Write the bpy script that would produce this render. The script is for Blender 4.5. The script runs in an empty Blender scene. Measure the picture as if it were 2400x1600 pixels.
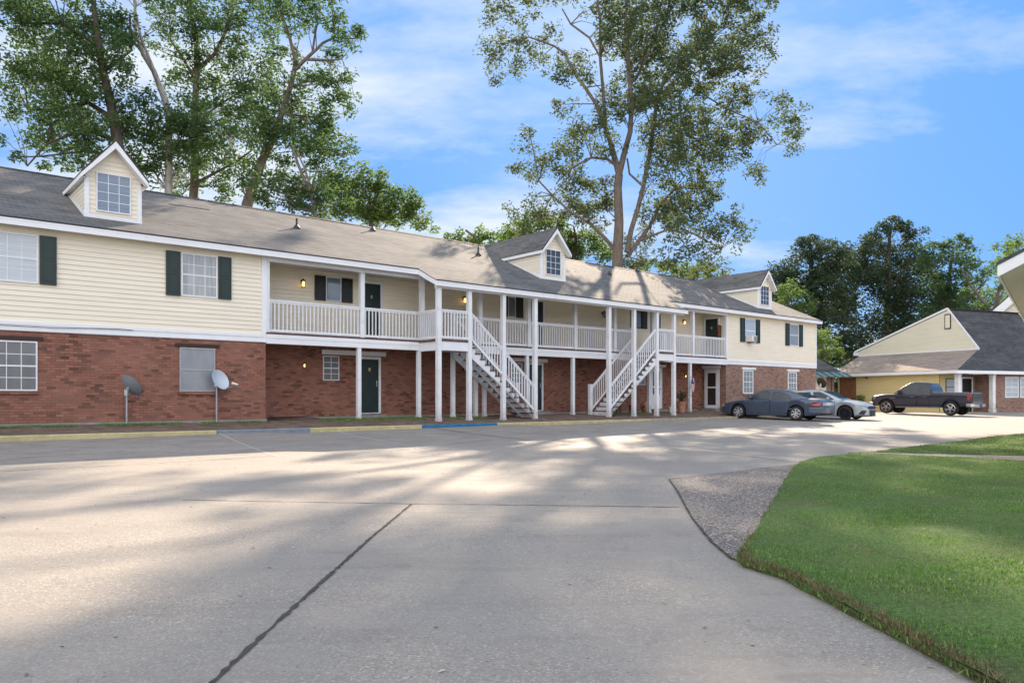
import bpy, math, random
import numpy as np
from mathutils import Vector, Matrix
random.seed(7); np.random.seed(7)
S=bpy.context.scene
COL=S.collection
R=math.radians
# ------------------------------------------------------------------ frames
TH=math.atan2(1780,2104); DX,DY=math.cos(TH),math.sin(TH); PX,PY=-1200/92.3,1780/92.3
def l2w(s,y): return PX+DX*s-DY*y, PY+DY*s+DX*y
def w2l(x,y):
    a,b=x-PX,y-PY; return a*DX+b*DY, -a*DY+b*DX
def lerp(x,xs,ys):
    if x<=xs[0]: return ys[0]
    for i in range(1,len(xs)):
        if x<=xs[i]: return ys[i-1]+(ys[i]-ys[i-1])*(x-xs[i-1])/(xs[i]-xs[i-1])
    return ys[-1]
def kf(s): return lerp(s,[0,25],[.08,.03])
def gl(s,y):
    t=min(max((-y-2.5)/7,0),1); u=1-(1-t)**2
    A=lerp(s,[-2,12,25],[.24,.22,.12])
    b=kf(s)-A*u
    x,Y=l2w(s,y)
    w=math.exp(-(x*x+(Y-4)**2)/(2*81.))
    return b+w*min(1,t)*(-.30-b)
def gw(x,y): return gl(*w2l(x,y))
# ------------------------------------------------------------------ mesh helper
class MB:
    def __init__(s): s.v=[]; s.f=[]; s.m=[]; s.cur=0
    def quad(s,a,b,c,d):
        n=len(s.v); s.v+=[a,b,c,d]; s.f.append((n,n+1,n+2,n+3)); s.m.append(s.cur)
    def poly(s,pts):
        n=len(s.v); s.v+=list(pts); s.f.append(tuple(range(n,n+len(pts)))); s.m.append(s.cur)
    def box(s,x0,x1,y0,y1,z0,z1):
        n=len(s.v)
        s.v+=[(x0,y0,z0),(x1,y0,z0),(x1,y1,z0),(x0,y1,z0),(x0,y0,z1),(x1,y0,z1),(x1,y1,z1),(x0,y1,z1)]
        for f in ((0,3,2,1),(4,5,6,7),(0,1,5,4),(1,2,6,5),(2,3,7,6),(3,0,4,7)):
            s.f.append(tuple(n+i for i in f)); s.m.append(s.cur)
    def bar(s,a,b,w,h=None,up=(0,0,1)):
        """box beam from a to b, w across, h along 'up'"""
        h=h or w; a=Vector(a); b=Vector(b); d=(b-a).normalized(); u=Vector(up)
        r=d.cross(u); 
        if r.length<1e-4: r=d.cross(Vector((1,0,0)))
        r.normalize(); u=r.cross(d).normalized(); n=len(s.v)
        for p in (a,b):
            for i,j in ((-1,-1),(1,-1),(1,1),(-1,1)): s.v.append(tuple(p+r*(i*w/2)+u*(j*h/2)))
        for f in ((0,1,2,3),(7,6,5,4),(0,4,5,1),(1,5,6,2),(2,6,7,3),(3,7,4,0)):
            s.f.append(tuple(n+i for i in f)); s.m.append(s.cur)
    def prism(s,pts,off):
        """closed outline pts extruded by vector off"""
        n=len(s.v); k=len(pts); o=Vector(off)
        s.v+=[tuple(p) for p in pts]+[tuple(Vector(p)+o) for p in pts]
        s.f.append(tuple(n+i for i in range(k))[::-1]); s.m.append(s.cur)
        s.f.append(tuple(n+k+i for i in range(k))); s.m.append(s.cur)
        for i in range(k):
            j=(i+1)%k; s.f.append((n+i,n+j,n+k+j,n+k+i)); s.m.append(s.cur)
    def tube(s,pts,rad,seg=8,cap=True):
        pts=[Vector(p) for p in pts]; n=len(s.v); k=len(pts)
        if not hasattr(rad,'__len__'): rad=[rad]*k
        ref=Vector((0.13,.21,.97)) if abs((pts[-1]-pts[0]).normalized().z)<.9 else Vector((1,0.1,0))
        for i,p in enumerate(pts):
            d=(pts[min(i+1,k-1)]-pts[max(i-1,0)]); d.normalize()
            r=d.cross(ref).normalized(); u=r.cross(d)
            for j in range(seg):
                a=2*math.pi*j/seg; s.v.append(tuple(p+(r*math.cos(a)+u*math.sin(a))*rad[i]))
        for i in range(k-1):
            for j in range(seg):
                j2=(j+1)%seg; s.f.append((n+i*seg+j,n+i*seg+j2,n+(i+1)*seg+j2,n+(i+1)*seg+j)); s.m.append(s.cur)
        if cap:
            s.f.append(tuple(n+j for j in range(seg))[::-1]); s.m.append(s.cur)
            s.f.append(tuple(n+(k-1)*seg+j for j in range(seg))); s.m.append(s.cur)
    def lathe(s,prof,seg=24,M=None,cap=True):
        """prof [(r,z)] about z, transformed by M"""
        M=M or Matrix(); n=len(s.v); k=len(prof)
        for r,z in prof:
            for j in range(seg):
                a=2*math.pi*j/seg; s.v.append(tuple(M@Vector((r*math.cos(a),r*math.sin(a),z))))
        for i in range(k-1):
            for j in range(seg):
                j2=(j+1)%seg; s.f.append((n+i*seg+j,n+i*seg+j2,n+(i+1)*seg+j2,n+(i+1)*seg+j)); s.m.append(s.cur)
        if cap:
            s.f.append(tuple(n+j for j in range(seg))[::-1]); s.m.append(s.cur)
            s.f.append(tuple(n+(k-1)*seg+j for j in range(seg))); s.m.append(s.cur)
    def build(s,name,mats,parent=None,smooth=False,bevel=0,loc=None,uv=True,fixn=False):
        me=bpy.data.meshes.new(name); me.from_pydata(s.v,[],s.f)
        if not isinstance(mats,(list,tuple)): mats=[mats]
        for m in mats: me.materials.append(m)
        if len(mats)>1: me.polygons.foreach_set('material_index',s.m)
        if uv: metric_uv(me)
        if fixn:
            import bmesh
            bm=bmesh.new(); bm.from_mesh(me); bmesh.ops.remove_doubles(bm,verts=bm.verts,dist=1e-5); bmesh.ops.recalc_face_normals(bm,faces=bm.faces); bm.to_mesh(me); bm.free()
        if smooth: me.polygons.foreach_set('use_smooth',[True]*len(me.polygons))
        me.update()
        o=bpy.data.objects.new(name,me); COL.objects.link(o)
        if parent: o.parent=parent
        if loc: o.location=loc
        if bevel:
            b=o.modifiers.new('b','BEVEL'); b.width=bevel; b.segments=2; b.limit_method='ANGLE'
        return o
def metric_uv(me):
    nl=len(me.loops); npo=len(me.polygons)
    if not nl: return
    co=np.empty(len(me.vertices)*3); me.vertices.foreach_get('co',co); co=co.reshape(-1,3)
    li=np.empty(nl,dtype=np.int32); me.loops.foreach_get('vertex_index',li)
    pn=np.empty(npo*3); me.polygons.foreach_get('normal',pn); pn=pn.reshape(-1,3)
    lt=np.empty(npo,dtype=np.int32); me.polygons.foreach_get('loop_total',lt)
    n=np.repeat(pn,lt,axis=0)
    t=np.stack([-n[:,1],n[:,0],np.zeros(len(n))],1); L=np.linalg.norm(t,axis=1)
    flat=L<.05; t[flat]=(1,0,0); t/=np.maximum(np.linalg.norm(t,axis=1),1e-9)[:,None]
    b=np.cross(n,t); b[flat]=(0,1,0)
    p=co[li]; u=(p*t).sum(1); v=(p*b).sum(1)
    l=me.uv_layers.new(name='UVMap'); l.data.foreach_set('uv',np.stack([u,v],1).ravel())
def tag(o,label=None,cat=None,group=None,kind=None):
    if label: o['label']=label
    if cat: o['category']=cat
    if group: o['group']=group
    if kind: o['kind']=kind
    return o
def thing(name,label,cat,loc=(0,0,0),rz=0,group=None):
    o=bpy.data.objects.new(name,None); COL.objects.link(o); o.location=loc; o.rotation_euler=(0,0,rz)
    o.empty_display_size=.3
    return tag(o,label,cat,group)
def kids(o): return [c for c in bpy.data.objects if c.parent is o]
def copy_tree(o,parent=None):
    c=o.copy(); COL.objects.link(c); c.parent=parent
    for ch in kids(o): copy_tree(ch,c)
    return c
# ------------------------------------------------------------------ materials
class NT:
    def __init__(s,name):
        s.m=bpy.data.materials.new(name); s.m.use_nodes=True; s.t=s.m.node_tree; s.t.nodes.clear()
        s.out=s.n('ShaderNodeOutputMaterial')
    def n(s,k,**kw):
        x=s.t.nodes.new(k)
        for a,b in kw.items():
            if a.startswith('i_'):
                x.inputs[int(a[2:]) if a[2:].isdigit() else a[2:].replace('_',' ')].default_value=b
            else: setattr(x,a,b)
        return x
    def l(s,a,b): s.t.links.new(a,b)
def c4(c): return (c[0],c[1],c[2],1)
def sc(c,k): return (c[0]*k,c[1]*k,c[2]*k)
def noise(N,vec,scale,detail=4,rough=.55):
    x=N.n('ShaderNodeTexNoise'); x.inputs['Scale'].default_value=scale; x.inputs['Detail'].default_value=detail; x.inputs['Roughness'].default_value=rough
    if vec is not None: N.l(vec,x.inputs['Vector'])
    return x.outputs[0]
def ramp(N,fac,stops):
    r=N.n('ShaderNodeValToRGB'); e=r.color_ramp.elements
    while len(e)<len(stops): e.new(.5)
    for i,(p,c) in enumerate(stops):
        e[i].position=p; e[i].color=c4(c) if hasattr(c,'__len__') else (c,c,c,1)
    N.l(fac,r.inputs[0]); return r.outputs[0]
def mixc(N,fac,a,b,mode='MIX'):
    x=N.n('ShaderNodeMix'); x.data_type='RGBA'; x.blend_type=mode
    for sock,val in ((0,fac),(6,a),(7,b)):
        if hasattr(val,'is_output') or hasattr(val,'links'): N.l(val,x.inputs[sock])
        elif sock==0: x.inputs[0].default_value=val
        else: x.inputs[sock].default_value=c4(val)
    return x.outputs[2]
def bump(N,h,strength=.3,dist=.01,nrm=None):
    b=N.n('ShaderNodeBump'); b.inputs['Strength'].default_value=strength; b.inputs['Distance'].default_value=dist
    N.l(h,b.inputs['Height'])
    if nrm is not None: N.l(nrm,b.inputs['Normal'])
    return b.outputs[0]
def bsdf(N,color,rough=.6,metal=0,spec=.5,normal=None,coat=0):
    p=N.n('ShaderNodeBsdfPrincipled'); 
    if hasattr(color,'is_output'): N.l(color,p.inputs['Base Color'])
    else: p.inputs['Base Color'].default_value=c4(color)
    if hasattr(rough,'is_output'): N.l(rough,p.inputs['Roughness'])
    else: p.inputs['Roughness'].default_value=rough
    p.inputs['Metallic'].default_value=metal; p.inputs['Specular IOR Level'].default_value=spec; p.inputs['Coat Weight'].default_value=coat
    if normal is not None: N.l(normal,p.inputs['Normal'])
    N.l(p.outputs[0],N.out.inputs[0]); return p
def uvs(N,k=1.0):
    t=N.n('ShaderNodeTexCoord')
    return t.outputs['UV']
def objc(N): return N.n('ShaderNodeTexCoord').outputs['Object']
def wpos(N): return N.n('ShaderNodeNewGeometry').outputs['Position']
def simple(name,color,rough=.55,var=.12,scale=2.5,bmp=.15,bs=60,metal=0,spec=.4,coat=0,dirt=None):
    """paint / metal / cloth with uneven tone, fine relief and optional dirt"""
    N=NT(name); v=objc(N)
    n1=noise(N,v,scale,5)
    a=ramp(N,n1,[(.3,sc(color,1-var)),(.7,sc(color,1+var*.6))])
    if dirt:
        n2=noise(N,v,scale*2.7,6,.65)
        f=ramp(N,n2,[(.55,0.0),(.75,dirt[1])])
        a=mixc(N,f,a,dirt[0])
    nb=noise(N,v,bs,3)
    bsdf(N,a,rough,metal,spec,bump(N,nb,bmp,.004),coat)
    return N.m
M={}
M['white']=simple('white_paint',(.76,.77,.80),.45,.07,1.7,.1,40,dirt=((.42,.40,.36),.35))
def grimy_white():
    N=NT('white_paint'); v=objc(N); c=(.76,.77,.80)
    a=ramp(N,noise(N,v,1.7,5),[(.3,sc(c,.92)),(.7,sc(c,1.03))])
    a=mixc(N,ramp(N,noise(N,v,4.5,7,.7),[(.54,0.0),(.72,.4)]),a,(.42,.40,.36))
    sp_=N.n('ShaderNodeSeparateXYZ'); N.l(v,sp_.inputs[0]); zz=ramp(N,sp_.outputs[2],[(.24,1.0),(.75,0.0)])
    g=N.n('ShaderNodeMath',operation='MULTIPLY'); N.l(zz,g.inputs[0]); N.l(ramp(N,noise(N,v,9,6,.7),[(.35,.1),(.65,.75)]),g.inputs[1])
    a=mixc(N,g.outputs[0],a,(.30,.25,.20))
    mp=N.n('ShaderNodeMapping'); N.l(v,mp.inputs[0]); mp.inputs['Scale'].default_value=(22,22,1.2)
    a=mixc(N,ramp(N,noise(N,mp.outputs[0],1,4),[(.58,0.0),(.75,.22)]),a,(.38,.37,.36))
    bsdf(N,a,.5,0,.4,bump(N,noise(N,v,40,3),.12,.004)); return N.m
M['white']=grimy_white()
M['fascia']=simple('white_trim_metal',(.78,.79,.82),.4,.05,1.2,.06,20,dirt=((.5,.49,.46),.25))
M['ceiling']=simple('ceiling_paint',(.62,.60,.55),.6,.08)
M['deckwood']=simple('brown_deck_paint',(.10,.055,.045),.6,.3,6,.3,40)
M['green']=simple('dark_green_paint',(.015,.033,.031),.4,.2,3,.12,40)
M['greendoor']=simple('dark_green_door_paint',(.010,.026,.028),.35,.2,3,.1,40)
M['blackdoor']=simple('near_black_paint',(.012,.013,.017),.4,.2,3,.1,40)
M['lintel']=simple('dark_brown_lintel',(.035,.018,.016),.6,.3,8,.3)
M['concrete']=simple('footing_concrete',(.26,.25,.23),.85,.25,4,.5,60)
M['dark']=simple('dark_void',(.01,.01,.01),.9,.1)
M['blackmetal']=simple('black_metal',(.015,.013,.012),.45,.2,8)
M['steel']=simple('galvanised_steel',(.38,.40,.43),.4,.15,9,.1,60,metal=.6)
M['chrome']=simple('bright_metal',(.62,.62,.64),.18,.05,5,.02,10,metal=1)
M['brass']=simple('brass_plate',(.55,.45,.25),.3,.05,5,.02,10,metal=.9)
M['vent']=simple('vent_rubber',(.03,.03,.032),.6,.2,9)
M['ridge']=simple('ridge_cap',(.045,.043,.042),.8,.3,9,.4)
M['terracotta']=simple('terracotta',(.40,.19,.13),.8,.25,7,.3,dirt=((.5,.42,.36),.4))
M['wood']=simple('weathered_wood',(.13,.075,.045),.7,.4,7,.4)
M['doorbrown']=simple('brown_door',(.22,.10,.05),.55,.25,3,.1)
M['rubber']=simple('tyre_rubber',(.014,.014,.015),.75,.2,9,.2)
M['plastic']=simple('black_plastic',(.02,.02,.022),.5,.1,9)
M['dishgrey']=simple('dish_grey',(.16,.17,.19),.45,.1,3)
M['dishlight']=simple('dish_pale_grey',(.50,.55,.62),.4,.06,3)
M['whiteplastic']=simple('white_plastic',(.7,.7,.68),.4,.08,5)
M['awning']=simple('green_metal',(.03,.075,.062),.35,.15,3)
M['awningpale']=simple('pale_green_metal',(.15,.20,.185),.35,.1,3)
M['plate']=simple('plate_paint',(.55,.56,.58),.4,.1,9)
def siding_mat(name,color):
    N=NT(name); v=objc(N); uv=uvs(N)
    sx=N.n('ShaderNodeMapping'); N.l(v,sx.inputs[0]); sx.inputs['Scale'].default_value=(.8,.8,7.9)
    n1=noise(N,sx.outputs[0],1.0,4); n2=noise(N,v,.5,4)
    a=ramp(N,n1,[(.3,sc(color,.93)),(.7,sc(color,1.03))])
    g=ramp(N,n2,[(.45,0.0),(.75,.22)])
    a=mixc(N,g,a,sc(color,.86))
    bsdf(N,a,.5,0,.35,bump(N,noise(N,v,45,3),.08,.003)); return N.m
M['siding']=siding_mat('cream_siding',(.82,.745,.615))
M['siding2']=siding_mat('yellow_siding',(.66,.55,.27))
M['siding3']=siding_mat('pale_siding',(.72,.68,.55))
def brick_mat(name,cA,cB,mort,dark=.36):
    N=NT(name); uv=uvs(N)
    b=N.n('ShaderNodeTexBrick'); N.l(uv,b.inputs['Vector'])
    b.inputs['Scale'].default_value=1; b.inputs['Brick Width'].default_value=.205; b.inputs['Row Height'].default_value=.073
    b.inputs['Mortar Size'].default_value=.0055; b.inputs['Mortar Smooth'].default_value=.3; b.inputs['Bias'].default_value=0
    b.inputs['Color1'].default_value=(0,0,0,1); b.inputs['Color2'].default_value=(1,1,1,1); b.inputs['Mortar'].default_value=(.5,.5,.5,1)
    mx=lambda k,l: tuple(cB[i]*(1-k)+cA[i]*k*l for i in range(3))
    a=ramp(N,b.outputs[0],[(0,sc(cB,.55)),(.10,sc(cB,.85)),(.25,mx(.35,1)),(.5,mx(.65,1)),(.8,cA),(1,(cA[0]*1.1,cA[1]*1.2,cA[2]*1.2))])
    # courses burnt darker here and there, and broad tone drift
    mp=N.n('ShaderNodeMapping'); N.l(uv,mp.inputs[0]); mp.inputs['Scale'].default_value=(1.6,6.5,1)
    n1=noise(N,mp.outputs[0],1.0,4); n0=noise(N,uv,.7,4)
    a=mixc(N,ramp(N,n1,[(.54,0.0),(.66,dark*.8)]),a,sc(cB,.6))
    a=mixc(N,ramp(N,n0,[(.4,0.0),(.7,.4)]),a,(cA[0]*1.1,cA[1]*1.25,cA[2]*1.3))
    mc=ramp(N,n0,[(.35,sc(mort,.6)),(.65,sc(mort,1.5))])
    a=mixc(N,b.outputs[1],a,mc)
    n3=noise(N,uv,40,4); a=mixc(N,.35,a,ramp(N,n3,[(.3,.25),(.7,.75)]),'OVERLAY')
    h=N.n('ShaderNodeMath',operation='SUBTRACT'); h.inputs[0].default_value=1; N.l(b.outputs[1],h.inputs[1])
    nb=bump(N,h.outputs[0],.8,.008); nb=bump(N,n3,.4,.004,nb)
    bsdf(N,a,.85,0,.25,nb); return N.m
M['brick']=brick_mat('red_brick',(.30,.13,.09),(.185,.092,.069),(.15,.09,.07))
M['brickB']=brick_mat('brown_brick',(.29,.17,.13),(.19,.12,.10),(.28,.20,.16))
def roof_mat(name,cA,cB,patch):
    N=NT(name); uv=uvs(N)
    b=N.n('ShaderNodeTexBrick'); N.l(uv,b.inputs['Vector'])
    b.inputs['Scale'].default_value=1; b.inputs['Brick Width'].default_value=.32; b.inputs['Row Height'].default_value=.14
    b.inputs['Mortar Size'].default_value=.009; b.inputs['Mortar Smooth'].default_value=.4
    b.inputs['Color1'].default_value=c4(cA); b.inputs['Color2'].default_value=c4(cB); b.inputs['Mortar'].default_value=c4(sc(cB,.45))
    mp=N.n('ShaderNodeMapping'); N.l(uv,mp.inputs[0]); mp.inputs['Scale'].default_value=(.35,1.1,1)
    n1=noise(N,mp.outputs[0],1.2,5,.6); a=mixc(N,ramp(N,n1,[(.40,0.0),(.62,.85)]),b.outputs[0],patch); n9=noise(N,uv,.35,6,.7); a=mixc(N,ramp(N,n9,[(.5,0.0),(.62,.45)]),a,sc(cB,.75))
    n3=noise(N,uv,90,4); a=mixc(N,.5,a,ramp(N,n3,[(.3,.25),(.7,.75)]),'OVERLAY')
    mp2=N.n('ShaderNodeMapping'); N.l(uv,mp2.inputs[0]); mp2.inputs['Scale'].default_value=(1.5,7.1,1)
    n4=noise(N,mp2.outputs[0],1,2); a=mixc(N,ramp(N,n4,[(.55,0.0),(.66,.5)]),a,sc(cB,.45))
    h=N.n('ShaderNodeMath',operation='SUBTRACT'); h.inputs[0].default_value=1; N.l(b.outputs[1],h.inputs[1])
    nb=bump(N,h.outputs[0],.9,.012); nb=bump(N,n3,.5,.004,nb)
    bsdf(N,a,.9,0,.2,nb); return N.m
M['roof']=roof_mat('grey_brown_shingles',(.158,.154,.150),(.110,.110,.113),(.185,.175,.165))
M['roofB']=roof_mat('charcoal_shingles',(.075,.078,.085),(.055,.057,.063),(.10,.102,.108))
M['roofT']=roof_mat('tan_shingles',(.33,.265,.22),(.27,.22,.19),(.36,.30,.25))
def glass_mat(name,color,rough=.08,spec=.6,curt=None,ior=1.7):
    N=NT(name); uv=uvs(N)
    if curt:
        mp=N.n('ShaderNodeMapping'); N.l(uv,mp.inputs[0]); mp.inputs['Scale'].default_value=curt[1]
        a=ramp(N,noise(N,mp.outputs[0],1,2),[(.35,color),(.65,curt[0])])
    else: a=ramp(N,noise(N,uv,1.1,2),[(.35,sc(color,.8)),(.65,sc(color,1.25))])
    nb=bump(N,noise(N,uv,1.3,2),.06,.05)
    p=bsdf(N,a,.5,0,.5,None,1.0); p.inputs['Coat Roughness'].default_value=rough; p.inputs['Coat IOR'].default_value=ior; N.l(nb,p.inputs['Coat Normal']); return N.m
M['g_dark']=glass_mat('dark_glass',(.012,.014,.018))
M['g_blue']=glass_mat('blinds_behind_glass',(.10,.15,.22),.05,.6,((.15,.21,.29),(.5,30,1)))
M['g_white']=glass_mat('white_blinds_behind_glass',(.34,.39,.44),.08,.6,((.48,.52,.56),(.6,36,1)))
M['g_curtain']=glass_mat('curtain_behind_glass',(.16,.18,.20),.08,.6,((.30,.32,.34),(14,.8,1)))
M['g_screen']=glass_mat('insect_screen_glass',(.055,.06,.07),.3,.4,((.09,.095,.105),(4,2,1)))
M['g_grey']=glass_mat('grey_covered_glass',(.19,.205,.235),.35,.3,((.24,.255,.28),(3,1.6,1)))
M['g_car']=glass_mat('car_glass',(.012,.018,.02),.02,.7,None,1.42)
M['g_cartint']=glass_mat('car_glass_tinted',(.005,.006,.012),.02,.7,None,1.38)
def emis(name,color,st):
    N=NT(name); e=N.n('ShaderNodeEmission'); e.inputs[0].default_value=c4(color); e.inputs[1].default_value=st; N.l(e.outputs[0],N.out.inputs[0]); return N.m
M['lampglow']=emis('warm_lamp_glow',(1,.55,.2),1.1)
M['lampoff']=simple('frosted_lamp_glass',(.55,.52,.42),.25,.1,5)
def carpaint(name,c):
    N=NT(name); v=objc(N); a=ramp(N,noise(N,v,2,4),[(.3,sc(c,.9)),(.7,sc(c,1.1))])
    p=bsdf(N,a,.35,.12,.5,None,.7); p.inputs['Coat Roughness'].default_value=.04; return N.m
def leaf_mat(name,c,tr,rough=.65,mixf=.42):
    N=NT(name); oi=N.n('ShaderNodeNewGeometry'); rnd=oi.outputs['Random Per Island']
    v=objc(N); n=noise(N,v,.45,3)
    a=ramp(N,rnd,[(0,sc(c,.6)),(.5,c),(1,(c[0]*1.7,c[1]*1.4,c[2]*1.2))])
    b=mixc(N,ramp(N,n,[(.35,0.0),(.65,.6)]),a,sc(c,.55))
    p=N.n('ShaderNodeBsdfPrincipled'); N.l(b,p.inputs['Base Color']); p.inputs['Roughness'].default_value=rough; p.inputs['Specular IOR Level'].default_value=.12
    t=N.n('ShaderNodeBsdfTranslucent'); tc=mixc(N,.5,b,tr); N.l(tc,t.inputs[0])
    mx=N.n('ShaderNodeMixShader'); mx.inputs[0].default_value=mixf; N.l(p.outputs[0],mx.inputs[1]); N.l(t.outputs[0],mx.inputs[2]); N.l(mx.outputs[0],N.out.inputs[0]); return N.m
M['leafA']=leaf_mat('mid_green_leaves',(.075,.135,.055),(.16,.27,.08),mixf=.48)
M['leafB']=leaf_mat('olive_green_leaves',(.095,.13,.065),(.19,.25,.10),mixf=.48)
M['leafC']=leaf_mat('dark_green_leaves',(.06,.09,.055),(.09,.14,.06),.65,.4)
M['leafD']=leaf_mat('bright_green_leaves',(.11,.18,.06),(.26,.40,.09),mixf=.5)
def bark_mat(name,c,k=.5):
    N=NT(name); v=objc(N); mp=N.n('ShaderNodeMapping'); N.l(v,mp.inputs[0]); mp.inputs['Scale'].default_value=(6,6,1.5)
    n=noise(N,mp.outputs[0],1.5,6,.65); a=ramp(N,n,[(.3,sc(c,k)),(.6,c),(.8,sc(c,1.3))])
    bsdf(N,a,.9,0,.2,bump(N,n,.8,.03)); return N.m
M['bark']=bark_mat('grey_brown_bark',(.20,.165,.14))
M['barkpale']=bark_mat('pale_bark',(.36,.34,.31))
M['barkdark']=bark_mat('dark_bark',(.10,.08,.065))
LA_=[(2.19, 3.57), (2.16, 3.92), (2.12, 4.34), (2.06, 4.96), (2.0, 5.58), (1.82, 6.0), (1.89, 6.27), (2.28, 7.17), (3.29, 9.56), (4.85, 13.13), (5.39, 14.25), (6.21, 15.38), (7.4, 16.14), (8.06, 15.63), (9.01, 14.97), (9.54, 14.14)]
LB_=[(7.69, 16.35), (9.95, 18.28), (11.72, 19.67), (13.46, 21.35), (15.36, 22.78)]
LB2_=[(10.27, 15.24)]
PATCH_=[(2.46, 11.89), (3.59, 12.77), (5.32, 14.19), (3.27, 9.49), (2.28, 7.13), (1.85, 6.12), (1.81, 6.27), (1.83, 6.96), (1.97, 8.32), (2.28, 10.45)]
J1_=[(-7.95, 20.51), (-4.83, 15.7)]
J2_=[(-5.21, 22.17), (-2.04, 18.18)]
J3_=[(-2.62, 24.53), (0.51, 21.04)]
JA_=[(-8.51, 12.63), (-6.82, 13.97), (-4.91, 15.83)]
JB_=[(-4.18, 9.65), (-1.24, 9.38), (0.0, 9.3), (2.01, 9.11)]
JD_=[(-1.24, 9.33), (-1.34, 7.18), (-1.39, 5.1), (-1.41, 4.02), (-1.41, 3.58)]
JE_=[(3.72, 18.15), (4.68, 16.65), (5.53, 14.76)]
JF_=[(-1.71, 19.05), (-0.47, 21.07), (3.06, 24.79)]
cars_=[(12.84, 34.48), (10.46, 35.54), (15.83, 36.12), (25.13, 43.51), (22.88, 46.55)]
# ------------------------------------------------------------------ ground
from mathutils.geometry import delaunay_2d_cdt
def inpoly(x,y,P):
    c=False; j=len(P)-1
    for i in range(len(P)):
        xi,yi=P[i]; xj,yj=P[j]
        if (yi>y)!=(yj>y) and x<(xj-xi)*(y-yi)/(yj-yi)+xi: c=not c
        j=i
    return c
def densify(P,step=.3,jit=0.0,close=True):
    out=[]; n=len(P)
    for i in range(n if close else n-1):
        a=P[i]; b=P[(i+1)%n]; L=math.hypot(b[0]-a[0],b[1]-a[1]); k=max(1,int(L/step))
        for j in range(k):
            t=j/k; jx=random.uniform(-jit,jit) if j else 0; jy=random.uniform(-jit,jit) if j else 0
            out.append((a[0]+(b[0]-a[0])*t+jx,a[1]+(b[1]-a[1])*t+jy))
    return out
def sheet(name,P,dz,mats,step=.5,jit=0,near=None,skirt=True,bumpz=0,zf=gw):
    B=densify(P,.25,jit); n=len(B)
    xs=[p[0] for p in B]; ys=[p[1] for p in B]
    pts=[Vector(p) for p in B]
    x=min(xs)+step/2
    while x<max(xs):
        y=min(ys)+step/2
        while y<max(ys):
            if inpoly(x,y,B): pts.append(Vector((x+random.uniform(-.1,.1)*step,y+random.uniform(-.1,.1)*step)))
            y+=step
        x+=step
    r=delaunay_2d_cdt(pts,[(i,(i+1)%n) for i in range(n)],[],1,1e-4)
    vs=[(p.x,p.y,zf(p.x,p.y)+dz+(random.uniform(-bumpz,bumpz) if bumpz else 0)) for p in r[0]]
    mb=MB(); mb.v=vs; mb.f=[tuple(f) for f in r[2]]; mb.m=[0]*len(mb.f)
    # make faces look up
    f=mb.f[0]; a,b,c=[Vector(vs[i]) for i in f[:3]]
    if (b-a).cross(c-a).z<0: mb.f=[f[::-1] for f in mb.f]
    if skirt:
        for i in range(n):
            a=B[i];b=B[(i+1)%n]; za=zf(*a)+dz; zb=zf(*b)+dz
            mb.quad((a[0],a[1],za),(b[0],b[1],zb),(b[0],b[1],zb-.12),(a[0],a[1],za-.12))
    return mb.build(name,mats,smooth=False)
# concrete
N=NT('exposed_concrete'); P_=wpos(N)
n1=noise(N,P_,.22,5,.6); n2=noise(N,P_,1.3,6,.65); n3=noise(N,P_,14,4,.6); n5=noise(N,P_,.09,3)
a=ramp(N,n1,[(.3,(.27,.245,.215)),(.55,(.33,.295,.255)),(.75,(.38,.335,.285))])
a=mixc(N,ramp(N,n2,[(.5,0.0),(.75,.35)]),a,(.27,.235,.20))
a=mixc(N,ramp(N,n5,[(.5,0.0),(.7,.35)]),a,(.40,.31,.24))
mp=N.n('ShaderNodeMapping'); N.l(P_,mp.inputs[0]); mp.inputs['Rotation'].default_value=(0,0,-TH); mp.inputs['Scale'].default_value=(.5,2.2,1)
n6=noise(N,mp.outputs[0],1.1,6,.7); a=mixc(N,ramp(N,n6,[(.50,0.0),(.68,.6)]),a,(.21,.18,.155))
n7=noise(N,P_,.45,8,.72); a=mixc(N,ramp(N,n7,[(.54,0.0),(.62,.28),(.70,.05)]),a,(.21,.155,.12))
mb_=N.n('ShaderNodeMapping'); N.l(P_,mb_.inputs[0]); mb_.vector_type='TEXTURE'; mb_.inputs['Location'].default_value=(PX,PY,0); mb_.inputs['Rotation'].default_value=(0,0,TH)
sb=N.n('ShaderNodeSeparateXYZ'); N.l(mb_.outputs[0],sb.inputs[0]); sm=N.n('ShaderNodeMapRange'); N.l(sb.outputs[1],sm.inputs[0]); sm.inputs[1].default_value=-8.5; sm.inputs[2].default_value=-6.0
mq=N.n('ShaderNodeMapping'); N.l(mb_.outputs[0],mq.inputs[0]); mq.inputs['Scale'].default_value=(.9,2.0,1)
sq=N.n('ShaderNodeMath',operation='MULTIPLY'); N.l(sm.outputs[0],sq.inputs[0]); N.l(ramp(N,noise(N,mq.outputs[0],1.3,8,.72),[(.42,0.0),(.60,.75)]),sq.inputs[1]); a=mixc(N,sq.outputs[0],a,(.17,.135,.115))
vo=N.n('ShaderNodeTexVoronoi'); vo.inputs['Scale'].default_value=95; N.l(P_,vo.inputs['Vector'])
cc=N.n('ShaderNodeSeparateColor'); N.l(vo.outputs['Color'],cc.inputs[0])
peb=ramp(N,cc.outputs[0],[(0,(.15,.125,.105)),(.3,(.28,.245,.205)),(.6,(.32,.285,.245)),(.88,(.39,.355,.31)),(.985,(.66,.62,.56))])
pm=ramp(N,noise(N,P_,.5,4,.6),[(.38,.15),(.62,.6)])
a=mixc(N,pm,a,peb)
a=mixc(N,ramp(N,n3,[(.3,.25),(.7,0.0)]),a,(.20,.18,.16))
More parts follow.
